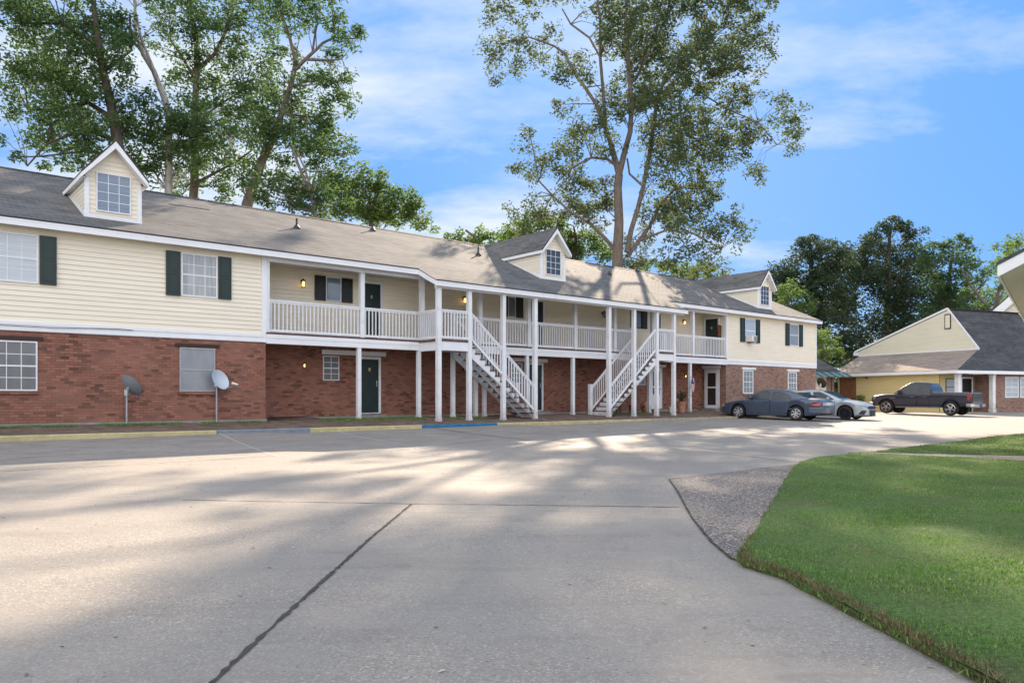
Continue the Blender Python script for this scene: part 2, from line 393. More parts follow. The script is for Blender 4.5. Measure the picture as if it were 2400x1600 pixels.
vd=N.n('ShaderNodeTexVoronoi'); vd.inputs['Scale'].default_value=9; N.l(P_,vd.inputs['Vector'])
sp=ramp(N,vd.outputs['Distance'],[(.05,.8),(.085,0.0)]); a=mixc(N,sp,a,(.09,.075,.06))
wv=noise(N,P_,2.6,8,.75); a=mixc(N,ramp(N,wv,[(.30,.35),(.42,0.0)]),a,(.17,.15,.13)); a=mixc(N,ramp(N,wv,[(.62,0.0),(.74,.3)]),a,(.44,.41,.37))
nb=bump(N,cc.outputs[0],.6,.004); nb=bump(N,n3,.35,.01,nb)
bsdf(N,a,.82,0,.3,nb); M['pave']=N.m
N=NT('aggregate_patch'); P_=wpos(N)
vo=N.n('ShaderNodeTexVoronoi'); vo.inputs['Scale'].default_value=60; N.l(P_,vo.inputs['Vector'])
cc=N.n('ShaderNodeSeparateColor'); N.l(vo.outputs['Color'],cc.inputs[0])
a=ramp(N,cc.outputs[0],[(0,(.06,.045,.035)),(.4,(.15,.12,.10)),(.75,(.24,.20,.17)),(.95,(.50,.45,.40))])
a=mixc(N,ramp(N,noise(N,P_,.9,4),[(.45,0.0),(.7,.6)]),a,(.23,.205,.185))
bsdf(N,a,.8,0,.35,bump(N,cc.outputs[0],.8,.006)); M['patch']=N.m
N=NT('soil_strip'); P_=wpos(N)
a=ramp(N,noise(N,P_,3,6,.65),[(.3,(.10,.065,.05)),(.6,(.20,.14,.11)),(.8,(.27,.22,.18))])
a=mixc(N,ramp(N,noise(N,P_,.8,4),[(.55,0.0),(.7,.5)]),a,(.06,.085,.035))
bsdf(N,a,.95,0,.15,bump(N,noise(N,P_,30,5),.7,.02)); M['soil']=N.m
N=NT('lawn_base'); P_=wpos(N)
a=ramp(N,noise(N,P_,1.1,5,.6),[(.3,(.11,.145,.055)),(.55,(.125,.21,.06)),(.8,(.135,.26,.06))])
a=mixc(N,ramp(N,noise(N,P_,9,5,.7),[(.45,0.0),(.75,.7)]),a,(.10,.085,.045))
a=mixc(N,ramp(N,noise(N,P_,30,3,.7),[(.4,.5),(.6,0.0)]),a,(.02,.04,.012))
bsdf(N,a,.9,0,.15,bump(N,noise(N,P_,45,4),1,.03)); M['lawn']=N.m
N=NT('far_ground'); P_=wpos(N)
a=ramp(N,noise(N,P_,.08,5),[(.3,(.05,.08,.03)),(.7,(.09,.12,.045))]); bsdf(N,a,.95,0,.1); M['far']=N.m
# one sheet to the horizon: fine near the camera, coarse far out
def axis(lo,hi,f0,f1,step):
    a=[f0]; 
    x=f0
    while x<f1: x+=step; a.append(x)
    d=step; y=f0
    while y>lo: d*=1.5; y-=d; a.insert(0,y)
    d=step; y=x
    while y<hi: d*=1.5; y+=d; a.append(y)
    return a
def gfar(x,y):
    s,l=w2l(x,y); return gl(s,min(l,-2.5))-.03*0
XA=axis(-700,700,-32,60,1.0); YA=axis(-500,900,-14,70,1.0)
mb=MB(); nx=len(XA)
for y in YA:
    for x in XA:
        s,l=w2l(x,y)
        z=gfar(x,y)
        if l>-2.45: z-=.06
        mb.v.append((x,y,z))
for j in range(len(YA)-1):
    for i in range(nx-1):
        mb.f.append((j*nx+i,j*nx+i+1,(j+1)*nx+i+1,(j+1)*nx+i))
        cx=(XA[i]+XA[i+1])/2; cy=(YA[j]+YA[j+1])/2
        mb.m.append(0 if (-40<cx<75 and -15<cy<66) else 1)
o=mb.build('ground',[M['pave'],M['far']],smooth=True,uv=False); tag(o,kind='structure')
# joints
JM=simple('joint_filler',(.07,.062,.05),.95,.4,20,.5,90)
JL=simple('grout_joint',(.45,.42,.38),.9,.3,20,.4,90)
def joint(name,pts,w,mat,rough=.3,dz=.005,step=.12):
    B=densify(pts,step,0,False)+[pts[-1]]
    mb=MB(); L=[];Rr=[]
    for i,p in enumerate(B):
        q=B[min(i+1,len(B)-1)]; o=B[max(i-1,0)]; dx,dy=q[0]-o[0],q[1]-o[1]; l=math.hypot(dx,dy) or 1
        nx_,ny_=-dy/l,dx/l; ww=w/2*(1+random.uniform(-rough,rough)); of=random.uniform(-.12,.12)*w
        for lst,sg in ((L,1),(Rr,-1)):
            x=p[0]+nx_*(ww*sg+of); y=p[1]+ny_*(ww*sg+of); lst.append((x,y,gfar(x,y)+dz))
    for i in range(len(B)-1): mb.quad(L[i],Rr[i],Rr[i+1],L[i+1])
    o=mb.build(name,mat); tag(o,kind='structure'); return o
joint('pavement_joint',J1_,.05,JL,.3)
joint('pavement_joint',J2_,.05,JL,.3)
joint('pavement_joint',J3_,.05,JM,.3)
joint('pavement_joint',[(-15.5,7.1)]+JA_,.02,JM,.6)
joint('pavement_joint',JB_,.022,JM,.5)
joint('pavement_joint',JD_+[(-1.42,2.6)],.03,JM,.55,.006,.05)
joint('pavement_joint',JE_,.03,JM,.4)
joint('pavement_joint',JF_,.02,JM,.4)
# patch, path
PATCH=PATCH_
tag(sheet('aggregate_pavement',PATCH,.012,M['patch'],.6,.012,skirt=False),kind='structure')
joint('pavement_joint',[PATCH_[0]]+PATCH_[:5:-1]+[PATCH_[5]],.02,JM,.6,.016,.05)
joint('pavement_joint',PATCH_[:3],.02,JM,.5,.016)
tag(sheet('footpath',[(7.3,16.5),LB2_[0],(20,11.2),(34,5.2),(33.5,4.0),(20,9.9),LA_[-1],(7.95,15.72)],.045,M['pave'],1.0,.01),kind='structure')
LAWN1=[(2.6,-6),(2.4,0),(2.25,2.5)]+LA_[:-1]+[LA_[-1],(20,9.88),(33.4,3.98),(34,-6)]
LAWN2=[(7.45,16.4)]+LB_+[(19,26),(24,29.5),(34,30),(34,5.24),(20,11.24),(LB2_[0][0],LB2_[0][1]+.02)]
N=M['lawn']
tag(sheet('lawn',LAWN1,.05,M['lawn'],.45,.03,bumpz=.012),kind='structure')
tag(sheet('lawn',LAWN2,.05,M['lawn'],.6,.03,bumpz=.012),kind='structure')
# blades
def blade_mat(name,stops,tr=.35):
    N=NT(name); g=N.n('ShaderNodeNewGeometry'); n=noise(N,g.outputs['Position'],1.3,4)
    a=ramp(N,g.outputs['Random Per Island'],stops); a=mixc(N,ramp(N,n,[(.4,0.0),(.65,.55)]),a,(.10,.235,.04))
    n2=noise(N,g.outputs['Position'],.7,4); a=mixc(N,ramp(N,n2,[(.55,0.0),(.72,.4)]),a,(.22,.22,.09))
    p=N.n('ShaderNodeBsdfPrincipled'); N.l(a,p.inputs['Base Color']); p.inputs['Roughness'].default_value=.6; p.inputs['Specular IOR Level'].default_value=.25
    t=N.n('ShaderNodeBsdfTranslucent'); N.l(a,t.inputs[0]); m=N.n('ShaderNodeMixShader'); m.inputs[0].default_value=tr
    N.l(p.outputs[0],m.inputs[1]); N.l(t.outputs[0],m.inputs[2]); N.l(m.outputs[0],N.out.inputs[0]); return N.m
M['blade']=blade_mat('grass_blades',[(0,(.075,.14,.04)),(.45,(.14,.265,.055)),(.8,(.21,.34,.09)),(1,(.36,.34,.20))])
N=NT('dry_thatch'); g=N.n('ShaderNodeNewGeometry'); a=ramp(N,g.outputs['Random Per Island'],[(0,(.05,.03,.018)),(.5,(.14,.09,.05)),(.9,(.26,.19,.11)),(1,(.08,.10,.03))]); bsdf(N,a,.85,0,.15); M['thatch']=N.m
def blades(name,samples,mat,h=(.025,.05),w=(.004,.008),lean=.5,label=None,cat='grass'):
    n=len(samples); P=np.array(samples); a=np.random.uniform(0,2*np.pi,n); hh=np.random.uniform(*h,n); ww=np.random.uniform(*w,n)
    ca,sa=np.cos(a),np.sin(a); b=np.random.uniform(0,2*np.pi,n); ln=np.random.uniform(0,lean,n)*hh
    v=np.empty((n,3,3)); v[:,0]=P+np.stack([ca*ww,sa*ww,np.zeros(n)],1); v[:,1]=P-np.stack([ca*ww,sa*ww,np.zeros(n)],1)
    v[:,2]=P+np.stack([np.cos(b)*ln,np.sin(b)*ln,hh*np.sqrt(np.clip(1-(ln/hh/1.6)**2,.05,1))],1)
    me=bpy.data.meshes.new(name); me.vertices.add(3*n); me.vertices.foreach_set('co',v.ravel()); me.loops.add(3*n); me.loops.foreach_set('vertex_index',np.arange(3*n,dtype=np.int32))
    me.polygons.add(n); me.polygons.foreach_set('loop_start',np.arange(0,3*n,3,dtype=np.int32)); me.materials.append(mat); me.update()
    o=bpy.data.objects.new(name,me); COL.objects.link(o); tag(o,label,cat,None,'stuff'); return o
def scatter(P,n,x0,x1,y0,y1,dz=.045):
    out=[]
    while len(out)<n:
        x=random.uniform(x0,x1); y=random.uniform(y0,y1)
        if inpoly(x,y,P): out.append((x,y,gw(x,y)+dz))
    return out
smp=scatter(LAWN1,60000,1.8,6,2.8,8.5)+scatter(LAWN1,50000,2,11,8.5,16.7)
blades('grass',smp,M['blade'],(.012,.034),(.0035,.007),.9,'short green lawn grass beside the curving concrete drive')
smp=scatter(LAWN2,16000,7,18,14,25)+scatter(LAWN1,9000,8,16,6,16)
blades('grass',smp,M['blade'],(.02,.05),(.008,.014),.9,'green grass of the far lawn beyond the narrow footpath')
# dead thatch along lawn edge
edge=densify(LAWN1[2:11],.01,0,False); smp=[]
for p in edge:
    for k in range(14 if p[1]<6.4 else 3):
        d=abs(random.gauss(0,.05))*(1.2 if p[1]<6.2 else .6)-.02; x=p[0]+d; y=p[1]+random.uniform(-.01,.01); smp.append((x,y,gw(x,y)+.02+random.uniform(0,.04)*(d>.0)))
e2=[]
for p in edge[::1]:
    for k in range(4):
        x=p[0]+random.gauss(.01,.03); e2.append((x,p[1]+random.uniform(-.02,.02),gw(x,p[1])+.03))
blades('grass',e2,M['blade'],(.015,.045),(.003,.006),1.4,'longer grass blades hanging over the edge of the drive')
blades('dry_grass',smp,M['thatch'],(.02,.05),(.002,.0045),1.5,'brown dead thatch along the edge of the lawn',cat='grass')
# kerb
kmY=simple('yellow_kerb_paint',(.47,.41,.21),.7,.2,5,.4,40,dirt=((.30,.27,.20),.7))
kmB=simple('bright_blue_kerb_paint',(.02,.15,.28),.6,.25,5,.4,40,dirt=((.25,.28,.30),.4))
kmF=simple('faded_blue_kerb_paint',(.18,.215,.25),.7,.25,4,.4,40,dirt=((.33,.33,.33),.8))
kmW=simple('worn_kerb',(.36,.33,.24),.8,.35,6,.5,30,dirt=((.06,.055,.05),.9))
def kerb(s0,s1,mat,name='kerb'):
    prof=[(-2.5,-.1),(-2.5,.05),(-2.488,.068),(-2.47,.076),(-2.385,.078),(-2.385,-.1)]
    mb=MB(); k=max(2,int((s1-s0)/.5)); rows=[]
    for i in range(k+1):
        s=s0+(s1-s0)*i/k; w=random.uniform(-.006,.006); rows.append([(s,y+w,kf(s)+z) for y,z in prof])
    for i in range(k):
        for j in range(len(prof)-1): mb.quad(rows[i][j],rows[i+1][j],rows[i+1][j+1],rows[i][j+1])
    mb.poly(rows[0][::-1]); mb.poly(rows[-1])
    o=mb.build(name,mat); o.location=(PX,PY,0); o.rotation_euler=(0,0,TH); tag(o,kind='structure')
kerb(-9,4.56,kmY); kerb(4.565,7.25,kmF); kerb(7.255,11.1,kmY); kerb(11.105,14.25,kmB); kerb(14.255,22.6,kmY); kerb(22.605,41,kmW)
# soil strip + footing slab between kerb and building
mb=MB()
ss=[-9+i*.5 for i in range(101)]
def soilz(s,y):
    if y<-.1: return kf(s)+.066+(.285-kf(s)-.066)*((y+2.39)/2.29)
    return .285
yy=[-2.39,-1.8,-1.2,-.6,-.1,.5,1.0,1.5]
for s in ss:
    for y in yy: mb.v.append((s,y,soilz(s,y)+(random.uniform(-.012,.012) if y>-2.3 else 0)))
ny=len(yy)
for i in range(len(ss)-1):
    for j in range(ny-1): mb.f.append((i*ny+j,(i+1)*ny+j,(i+1)*ny+j+1,i*ny+j+1)); mb.m.append(0)
o=mb.build('soil_verge',M['soil'],smooth=True); o.location=(PX,PY,0); o.rotation_euler=(0,0,TH); tag(o,kind='structure')
smp=[]
for rng in ((-8,8.2,-.62,-.18,9000),(8.6,13.2,-.9,.1,3500),(9,12.5,-.5,.6,1500),(12.8,15.6,-1.0,-.2,1200),(22,31,-.6,.5,1500)):
    for k in range(rng[4]):
        s=random.uniform(rng[0],rng[1]); y=random.triangular(rng[2],rng[3]); 
        if math.sin(s*2.3)+math.sin(s*5.1+1)+math.sin(s*.9+y*3)<-.6: continue
        x,Y=l2w(s,y); smp.append((x,Y,soilz(s,y)))
blades('grass',smp,M['blade'],(.03,.08),(.006,.011),.9,'strip of weedy grass at the foot of the brick wall')
# ------------------------------------------------------------------ the long two-storey apartment building
A=thing('apartment_building','long two storey red brick and cream apartment building with white balcony railings and dormers','building',(PX,PY,0),TH)
REC=1.45; SL,SR,SE=6.93,31.7,41.0   # recess start, recess end, right end
def siding_rows(mb,x0,x1,y,z0,z1,facing=-1,lap=.132,axis='x',out=.024,zcut=None):
    z=z0
    while z<z1-1e-3:
        zt=min(z+lap,z1); o=out*facing
        if axis=='x':
            mb.quad((x0,y+o,z),(x1,y+o,z),(x1,y+o*.1,zt),(x0,y+o*.1,zt)); mb.quad((x0,y,z),(x1,y,z),(x1,y+o,z),(x0,y+o,z))
        else:
            mb.quad((y+o,x1,z),(y+o,x0,z),(y+o*.1,x0,zt),(y+o*.1,x1,zt)); mb.quad((y,x1,z),(y,x0,z),(y+o,x0,z),(y+o,x1,z))
        z=zt
def part(mb,name,mat,parent=A,**k): return mb.build(name,mat,parent,**k)
# --- masonry
m=MB(); m.box(-8,SL,0,.3,.35,2.74); m.box(SL-.3,SL,.3,REC,.35,2.74); part(m,'brick_wall',M['brick'])
m=MB(); m.box(SL,SR,REC,REC+.3,.35,2.98); part(m,'brick_wall',M['brick'])
m=MB(); m.box(SR,SE,0,.3,.35,2.74); m.box(SR,SR+.3,.3,REC,.35,2.74); m.box(SE-.3,SE,.3,11,.35,2.74); part(m,'brick_wall',M['brickB'])
m=MB(); m.box(-8,SE,10.7,11,.3,5.6); m.box(-8,-7.7,.3,10.7,.3,5.6); part(m,'rear_wall',M['siding'])
m=MB(); m.box(-8,SL+.02,-.05,.3,.1,.352); m.box(SL-.3,SR,REC-.04,REC+.3,.1,.352); m.box(SR-.02,SE+.05,-.05,.3,.1,.352); m.box(SE-.3,SE+.05,.3,11,.1,.352); part(m,'footing',M['concrete'])
# --- siding
m=MB(); siding_rows(m,-8,SL,0,2.99,5.62); m.box(-8,SL-.01,.01,.25,2.99,5.6); part(m,'siding_wall',M['siding'])
m=MB(); siding_rows(m,SL,SR,REC,3.08,5.62); m.box(SL,SR,REC+.01,REC+.2,3.0,5.6); part(m,'siding_wall',M['siding'])
m=MB(); siding_rows(m,SR,SE,0,2.99,5.62); siding_rows(m,0,REC,SR,3.08,5.6,-1,axis='y'); siding_rows(m,0,11,SE,2.99,5.62,1,axis='y')
m.box(SR+.01,SE-.01,.01,.25,2.99,5.6); m.box(SE-.2,SE-.01,.25,10.7,2.99,5.6)
# gable end courses
z=5.62
while z<8.15:
    y0=(z-5.6)/.456; y1=11-y0
    if y1-y0>.1: m.quad((SE+.014,y1,z),(SE+.014,y0,z),(SE+.002,y0+.27,z+.125),(SE+.002,y1-.27,z+.125))
    z+=.127
part(m,'siding_wall',M['siding'])
# --- band board (stepped) and corner trims
for x0,x1 in ((-8,SL),(SR,SE+.05)):
    m=MB(); m.box(x0,x1,-.035,.0,2.74,2.99); m.box(x0,x1,-.055,-.035,2.9,2.985); m.box(x0,x1,-.045,-.035,2.75,2.8)
    if x0>0: m.box(SE,SE+.045,0,11,2.74,2.99)
    part(m,'band_board',M['fascia'])
m=MB(); m.box(SL-.14,SL,-.045,0,2.99,5.5); m.box(SL,SL+.03,-.045,.12,2.99,5.5); part(m,'corner_trim',M['fascia'])
m=MB(); m.box(SR,SR+.12,-.045,0,2.99,5.5); m.box(SR-.03,SR,-.045,.1,2.99,5.5); part(m,'corner_trim',M['fascia'])
m=MB(); m.box(SE-.09,SE,-.045,0,2.99,5.5); m.box(SE,SE+.04,-.045,.1,2.99,5.5); part(m,'corner_trim',M['fascia'])
# --- roof
TP=.456; EY=-.36; EZ=5.585
def rz(y): return EZ+(y-EY)*TP
RY=5.5; RZ=rz(RY); B0,B1,BY=12.38,26.5,-1.47
m=MB()
def slab(pts,t=.05):
    m.prism([(x,y,z) for x,y,z in pts],(0,0,-t))
slab([(-8.3,EY,EZ),(B0,EY,EZ),(B0,RY,RZ),(-8.3,RY,RZ)]); slab([(B0,BY,rz(BY)),(B1,BY,rz(BY)),(B1,RY,RZ),(B0,RY,RZ)]); slab([(B1,EY,EZ),(SE+.12,EY,EZ),(SE+.12,RY,RZ),(B1,RY,RZ)])
slab([(-8.3,RY,RZ),(SE+.12,RY,RZ),(SE+.12,11.36,EZ),(-8.3,11.36,EZ)])
roof=part(m,'roof',M['roof'])
m=MB()
x=-8.3
while x<SE:
    x1=min(x+.9,SE+.12); dz=random.uniform(0,.012)
    m.quad((x,RY-.14,RZ-.05+dz),(x1,RY-.14,RZ-.05),(x1,RY,RZ+.03),(x,RY,RZ+.03+dz)); m.quad((x,RY,RZ+.03+dz),(x1,RY,RZ+.03),(x1,RY+.14,RZ-.05),(x,RY+.14,RZ-.05+dz)); x=x1
m.build('ridge_cap',M['ridge'],roof)
# drip edge dark line + fascia + soffit
m=MB()
for x0,x1,y in ((-8.3,B0,EY),(B0,B1,BY),(B1,SE+.12,EY)):
    z=rz(y); m.box(x0,x1,y-.025,y+.02,z-.03,z+.012)
m.box(B0-.02,B0,BY,EY,0,0) if False else None
m.build('drip_edge',M['ridge'],roof)
m=MB()
for x0,x1,y in ((-8.3,B0-.02,EY),(B0,B1,BY),(B1,SE+.1,EY)):
    z=rz(y); m.box(x0,x1,y-.012,y+.02,z-.20,z-.032); m.box(x0,x1,y-.022,y-.012,z-.075,z-.034)
for x in (B0,B1):
    m.prism([(x-.02,BY,rz(BY)-.2),(x-.02,EY,EZ-.2),(x-.02,EY,EZ-.04),(x-.02,BY,rz(BY)-.04)],(.035,0,0))
m.prism([(SE+.1,EY,EZ-.2),(SE+.1,RY,RZ-.24),(SE+.1,RY,RZ-.055),(SE+.1,EY,EZ-.055)],(.03,0,0)); m.prism([(SE+.1,RY,RZ-.24),(SE+.1,11.3,EZ-.2),(SE+.1,11.3,EZ-.055),(SE+.1,RY,RZ-.055)],(.03,0,0))
part(m,'fascia',M['fascia'])
m=MB()
m.box(-8.3,SL,EY+.02,0,EZ-.17,EZ-.155); m.box(SR,SE+.1,EY+.02,0,EZ-.17,EZ-.155)
m.box(SL,SR,EY+.02,REC,EZ-.17,EZ-.155)
m.quad((B0+.02,BY+.02,rz(BY)-.15),(B1-.02,BY+.02,rz(BY)-.15),(B1-.02,EY+.02,EZ-.172),(B0+.02,EY+.02,EZ-.172))
# beam over posts
part(m,'porch_ceiling',M['ceiling'])
m=MB()
m.box(SL,SR,-.06,.1,EZ-.30,EZ-.172); m.box(B0+.1,B1-.1,-1.34,-1.2,rz(-1.27)-.34,rz(-1.27)-.19)
part(m,'porch_beam',M['fascia'])
# vents
for (s,y,h) in ((9.41,3.2,.36),(13.54,4.91,.34),(17.88,3.3,.36),(26.36,3.32,.2),(30.76,5.24,.2)):
    z=rz(y); m=MB(); m.lathe([(.035,-.08),(.035,h)],10,Matrix.Translation((s,y,z))); m.lathe([(.14,-.07),(.13,.02),(.05,.13),(.036,.14)],10,Matrix.Translation((s,y,z+.0)))
    m.build('vent_pipe',M['vent'],roof,smooth=False)
m=MB(); m.prism([(5.2,4.0,rz(4.0)+.012),(6.6,4.1,rz(4.1)+.012),(6.55,3.96,rz(3.96)+.012),(5.25,3.9,rz(3.9)+.012)],(0,0,.008)); m.build('lifted_shingle',M['roof'],roof)
# --- windows
def window(par,x0,x1,z0,z1,y,ncol,nrow,pane,split=True,fw=.045,muntin=.018,axis='x',sgn=-1,depth=.035,mat=None,name='window'):
    """frame and muntins; pane as child.  axis 'x': in plane y=const facing sgn*y"""
    f=MB(); g=MB()
    def bx(mb,a0,a1,d0,d1,c0,c1):
        lo,hi=sorted((y+sgn*d0,y+sgn*d1))
        if axis=='x': mb.box(a0,a1,lo,hi,c0,c1)
        else: mb.box(lo,hi,a0,a1,c0,c1)
    bx(f,x0,x1,0,depth,z0,z0+fw); bx(f,x0,x1,0,depth,z1-fw,z1); bx(f,x0,x0+fw,0,depth,z0+fw,z1-fw); bx(f,x1-fw,x1,0,depth,z0+fw,z1-fw)
    if split: zc=(z0+z1)/2; bx(f,x0+fw,x1-fw,0,depth-.006,zc-.02,zc+.02)
    for i in range(1,ncol):
        x=x0+fw+(x1-x0-2*fw)*i/ncol; bx(f,x-muntin/2,x+muntin/2,.012,.024,z0+fw,z1-fw)
    for j in range(1,nrow):
        if split and nrow%2==0 and j==nrow//2: continue
        z=z0+fw+(z1-z0-2*fw)*j/nrow; bx(f,x0+fw,x1-fw,.012,.0235,z-muntin/2,z+muntin/2)
    bx(g,x0+fw,x1-fw,0,.016,z0+fw,z1-fw)
    o=f.build(name,mat or M['white'],par); g.build('pane',pane,o); return o
def shutter(x0,x1,z0,z1,y,mat=None,par=A):
    m=MB(); m.box(x0,x1,y-.05,y-.015,z0,z1)
    fw=.05; zm=z0+(z1-z0)*.5
    for a,b in ((z0+fw,zm-fw*.6),(zm+fw*.6,z1-fw)):
        # raised panel inside a routed groove
        m.box(x0+fw,x1-fw,y-.053,y-.05,a,b); m.box(x0+fw+.035,x1-fw-.035,y-.064,y-.053,a+.04,b-.04)
    m.box(x0,x0+fw*.8,y-.062,y-.05,z0,z1); m.box(x1-fw*.8,x1,y-.062,y-.05,z0,z1)
    for a in (z0,zm-fw*.5,z1-fw): m.box(x0+fw*.8,x1-fw*.8,y-.061,y-.05,a,a+fw)
    return m.build('shutter',mat or M['green'],par)
# left wing
YS=-.016
for x0,x1,pm in ((-.21,.83,M['g_white']),(4.39,5.43,M['g_curtain'])):
    window(A,x0,x1,3.98,5.25,YS,3,4,pm); shutter(x0-.42,x0-.03,3.97,5.25,YS); shutter(x1+.03,x1+.41,3.98,5.25,YS)
for x0,x1,pm,nc,nr in ((-.22,.81,M['g_screen'],3,4),(4.35,5.37,M['g_grey'],1,2)):
    w=window(A,x0,x1,1.2,2.48,-.0,nc,nr,pm,fw=.035,mat=M['steel'] if nc==1 else M['white'])
    m=MB(); m.box(x0-.12,x1+.13,-.04,0,2.51,2.60); m.build('lintel',M['lintel'],w)
    m=MB(); m.box(x0-.03,x1+.03,-.06,0,1.11,1.195); m.build('sill',M['brick'],w)
# right wing upper
for x0,x1,pm in ((33.41,34.4,M['g_white']),(37.95,38.96,M['g_grey'])):
    window(A,x0,x1,3.98,5.24,YS,1,2,pm); shutter(x0-.44,x0-.03,3.98,5.25,YS); shutter(x1+.03,x1+.43,3.98,5.25,YS)
for x0,x1 in ((33.25,34.22),(37.8,38.77)):
    w=window(A,x0,x1,1.21,2.48,0,3,4,M['g_curtain'],fw=.06); m=MB(); m.box(x0-.1,x1+.24,-.06,0,2.505,2.62); m.build('lintel',M['white'],w)
    m=MB(); m.box(x0-.03,x1+.03,-.06,0,1.12,1.205); m.build('sill',M['brickB'],w)
# balcony windows with black shutters
YB=REC-.016
for x0,x1 in ((9.68,10.27),(18.0,18.43),(26.2,26.62)):
    sw=.40 if x0<10 else .36
    window(A,x0,x1,4.4,5.26,YB,1,1,M['g_blue'] if x0<10 else M['g_screen'],split=False,fw=.035,mat=M['plastic'] if x0>20 else M['white'])
    shutter(x0-sw-.02,x0-.02,4.4,5.26,YB,M['blackdoor']); shutter(x1+.02,x1+sw+.04,4.4,5.26,YB,M['blackdoor'])
# lower recess windows
w=window(A,9.58,10.2,1.62,2.48,REC,2,4,M['g_screen'],fw=.03,split=True); m=MB(); m.box(9.5,10.28,REC-.04,REC,1.54,1.615); m.build('sill',M['brick'],w)
w=window(A,18.2,18.8,1.62,2.48,REC,2,4,M['g_screen'],fw=.03)
w=window(A,26.3,26.9,1.62,2.48,REC,2,4,M['g_screen'],fw=.03)
# doors
def door(x0,x1,z0,z1,y,mat,axis='x',storm=False,plate=True,hinge=1):
    """six panel door; frame, handle, number plate as sub-parts"""
    d=MB(); f=MB(); h=MB()
    def bx(mb,a0,a1,d0,d1,c0,c1):
        lo,hi=sorted((y-d0,y-d1))
        if axis=='x': mb.box(a0,a1,lo,hi,c0,c1)
        else: mb.box(lo,hi,a0,a1,c0,c1)
    W=x1-x0; H=z1-z0
    bx(d,x0,x1,0,.02,z0,z1)
    for i in range(2):
        a=x0+W*(.12+.42*i); b=a+W*.34
        for c,e in ((.06,.34),(.40,.72),(.78,.92)): bx(d,a,b,.02,.028,z0+H*c,z0+H*e)
    o=d.build('door',mat,A)
    fw=.09
    bx(f,x0-fw,x0,0,.05,z0-.02,z1+fw); bx(f,x1,x1+fw,0,.05,z0-.02,z1+fw); bx(f,x0,x1,0,.05,z1,z1+fw); bx(f,x0,x1,0,.06,z0-.035,z0)
    f.build('door_frame',M['white'],o)
    hx=x1-.08 if hinge>0 else x0+.08
    bx(h,hx-.02,hx+.02,.028,.07,z0+.95,z0+.99); bx(h,hx-.025,hx+.025,.02,.05,z0+1.12,z0+1.17); bx(h,hx-.018,hx+.018,.02,.036,z0+.985,z0+1.125); h.build('handle',M['chrome'],o)
    if plate:
        p=MB(); bx(p,(x0+x1)/2-.035,(x0+x1)/2+.035,.028,.04,z0+1.52,z0+1.64); p.build('number_plate',M['brass'],o)
    if storm:
        s=MB(); g=MB()
        for a,b,c,e in ((x0,x0+.11,z0,z1),(x1-.11,x1,z0,z1),(x0+.11,x1-.11,z0,z0+(.7 if storm==2 else .14)),(x0+.11,x1-.11,z1-.12,z1),(x0+.11,x1-.11,z0+H*.53,z0+H*.57)): bx(s,a,b,.035,.055,c,e)
        q=s.build('storm_door',M['fascia'],o); bx(g,x0+.11,x1-.11,.036,.042,z0+.14,z1-.12); g.build('storm_glass',M['g_dark'],o)
    return o
door(11.12,11.86,3.11,5.17,YB,M['greendoor']); door(19.3,20.0,3.11,5.19,YB,M['blackdoor']); door(27.42,28.07,3.11,5.19,YB,M['blackdoor'],hinge=-1)
door(11.03,11.79,.46,2.41,REC,M['greendoor']); door(19.2,19.93,.46,2.43,REC,M['greendoor']); door(27.35,28.12,.46,2.42,REC,M['white'],storm=2,plate=False)
door(.46,1.24,3.11,5.17,SR-.016,M['greendoor'],axis='y'); door(.48,1.22,.46,2.42,SR,M['blackdoor'],axis='y',storm=1)
# lintel boards over the ground floor doors and small windows
m=MB(); m.box(9.52,12.08,REC-.07,REC-.051,2.53,2.69); part(m,'lintel_board',M['fascia'])
m=MB(); m.box(18.15,20.26,REC-.07,REC-.051,2.54,2.69); part(m,'lintel_board',M['fascia'])
m=MB(); m.box(26.3,28.48,REC-.07,REC-.051,2.54,2.66); part(m,'lintel_board',M['fascia'])
m=MB(); m.box(SR-.1,SR-.051,.3,1.42,2.53,2.68); m.box(SR-.13,SR-.1,.26,1.44,2.62,2.70); part(m,'door_pediment',M['fascia'])
for x in (11.4,19.6,27.7):
    m=MB(); m.box(x-.5,x+.5,REC-.42,REC-.02,.27,.40); part(m,'doorstep',M['concrete'])
m=MB(); m.box(SR-.4,SR-.02,.35,1.35,.27,.41); part(m,'doorstep',M['concrete'])
# wall lanterns
def lantern(x,z,y,on=True,small=False,axis='x'):
    m=MB(); hs=.62 if small else 1
    T=lambda a,b,c:(x+a*hs,y-b*hs,z+c*hs)
    m.box(x-.04*hs,x+.04*hs,y-.02,y,z-.02,z+.12*hs)
    m.tube([T(0,.02,.08),T(0,.08,.14),T(0,.13,.12)],.01,6)
    m.lathe([(.012,.15*hs),(.03*hs,.13*hs),(.075*hs,.09*hs),(.08*hs,.075*hs),(.06*hs,.07*hs)],8,Matrix.Translation((x,y-.13*hs,z)))
    for a in range(4):
        t=a*math.pi/2+.785; m.box(x+.055*hs*math.cos(t)-.005,x+.055*hs*math.cos(t)+.005,y-.13*hs+.055*hs*math.sin(t)-.005,y-.13*hs+.055*hs*math.sin(t)+.005,z-.13*hs,z+.075*hs)
    m.lathe([(.02,-.16*hs),(.06*hs,-.145*hs),(.065*hs,-.125*hs)],8,Matrix.Translation((x,y-.13*hs,z)))
    o=m.build('wall_lantern',M['blackmetal'],A)
    g=MB(); g.lathe([(.02*hs,-.125*hs),(.04*hs,-.1*hs),(.045*hs,0),(.035*hs,.06*hs)],10,Matrix.Translation((x,y-.13*hs,z)))
    g.build('bulb_glass',M['lampglow'] if on else M['lampoff'],o,smooth=True)
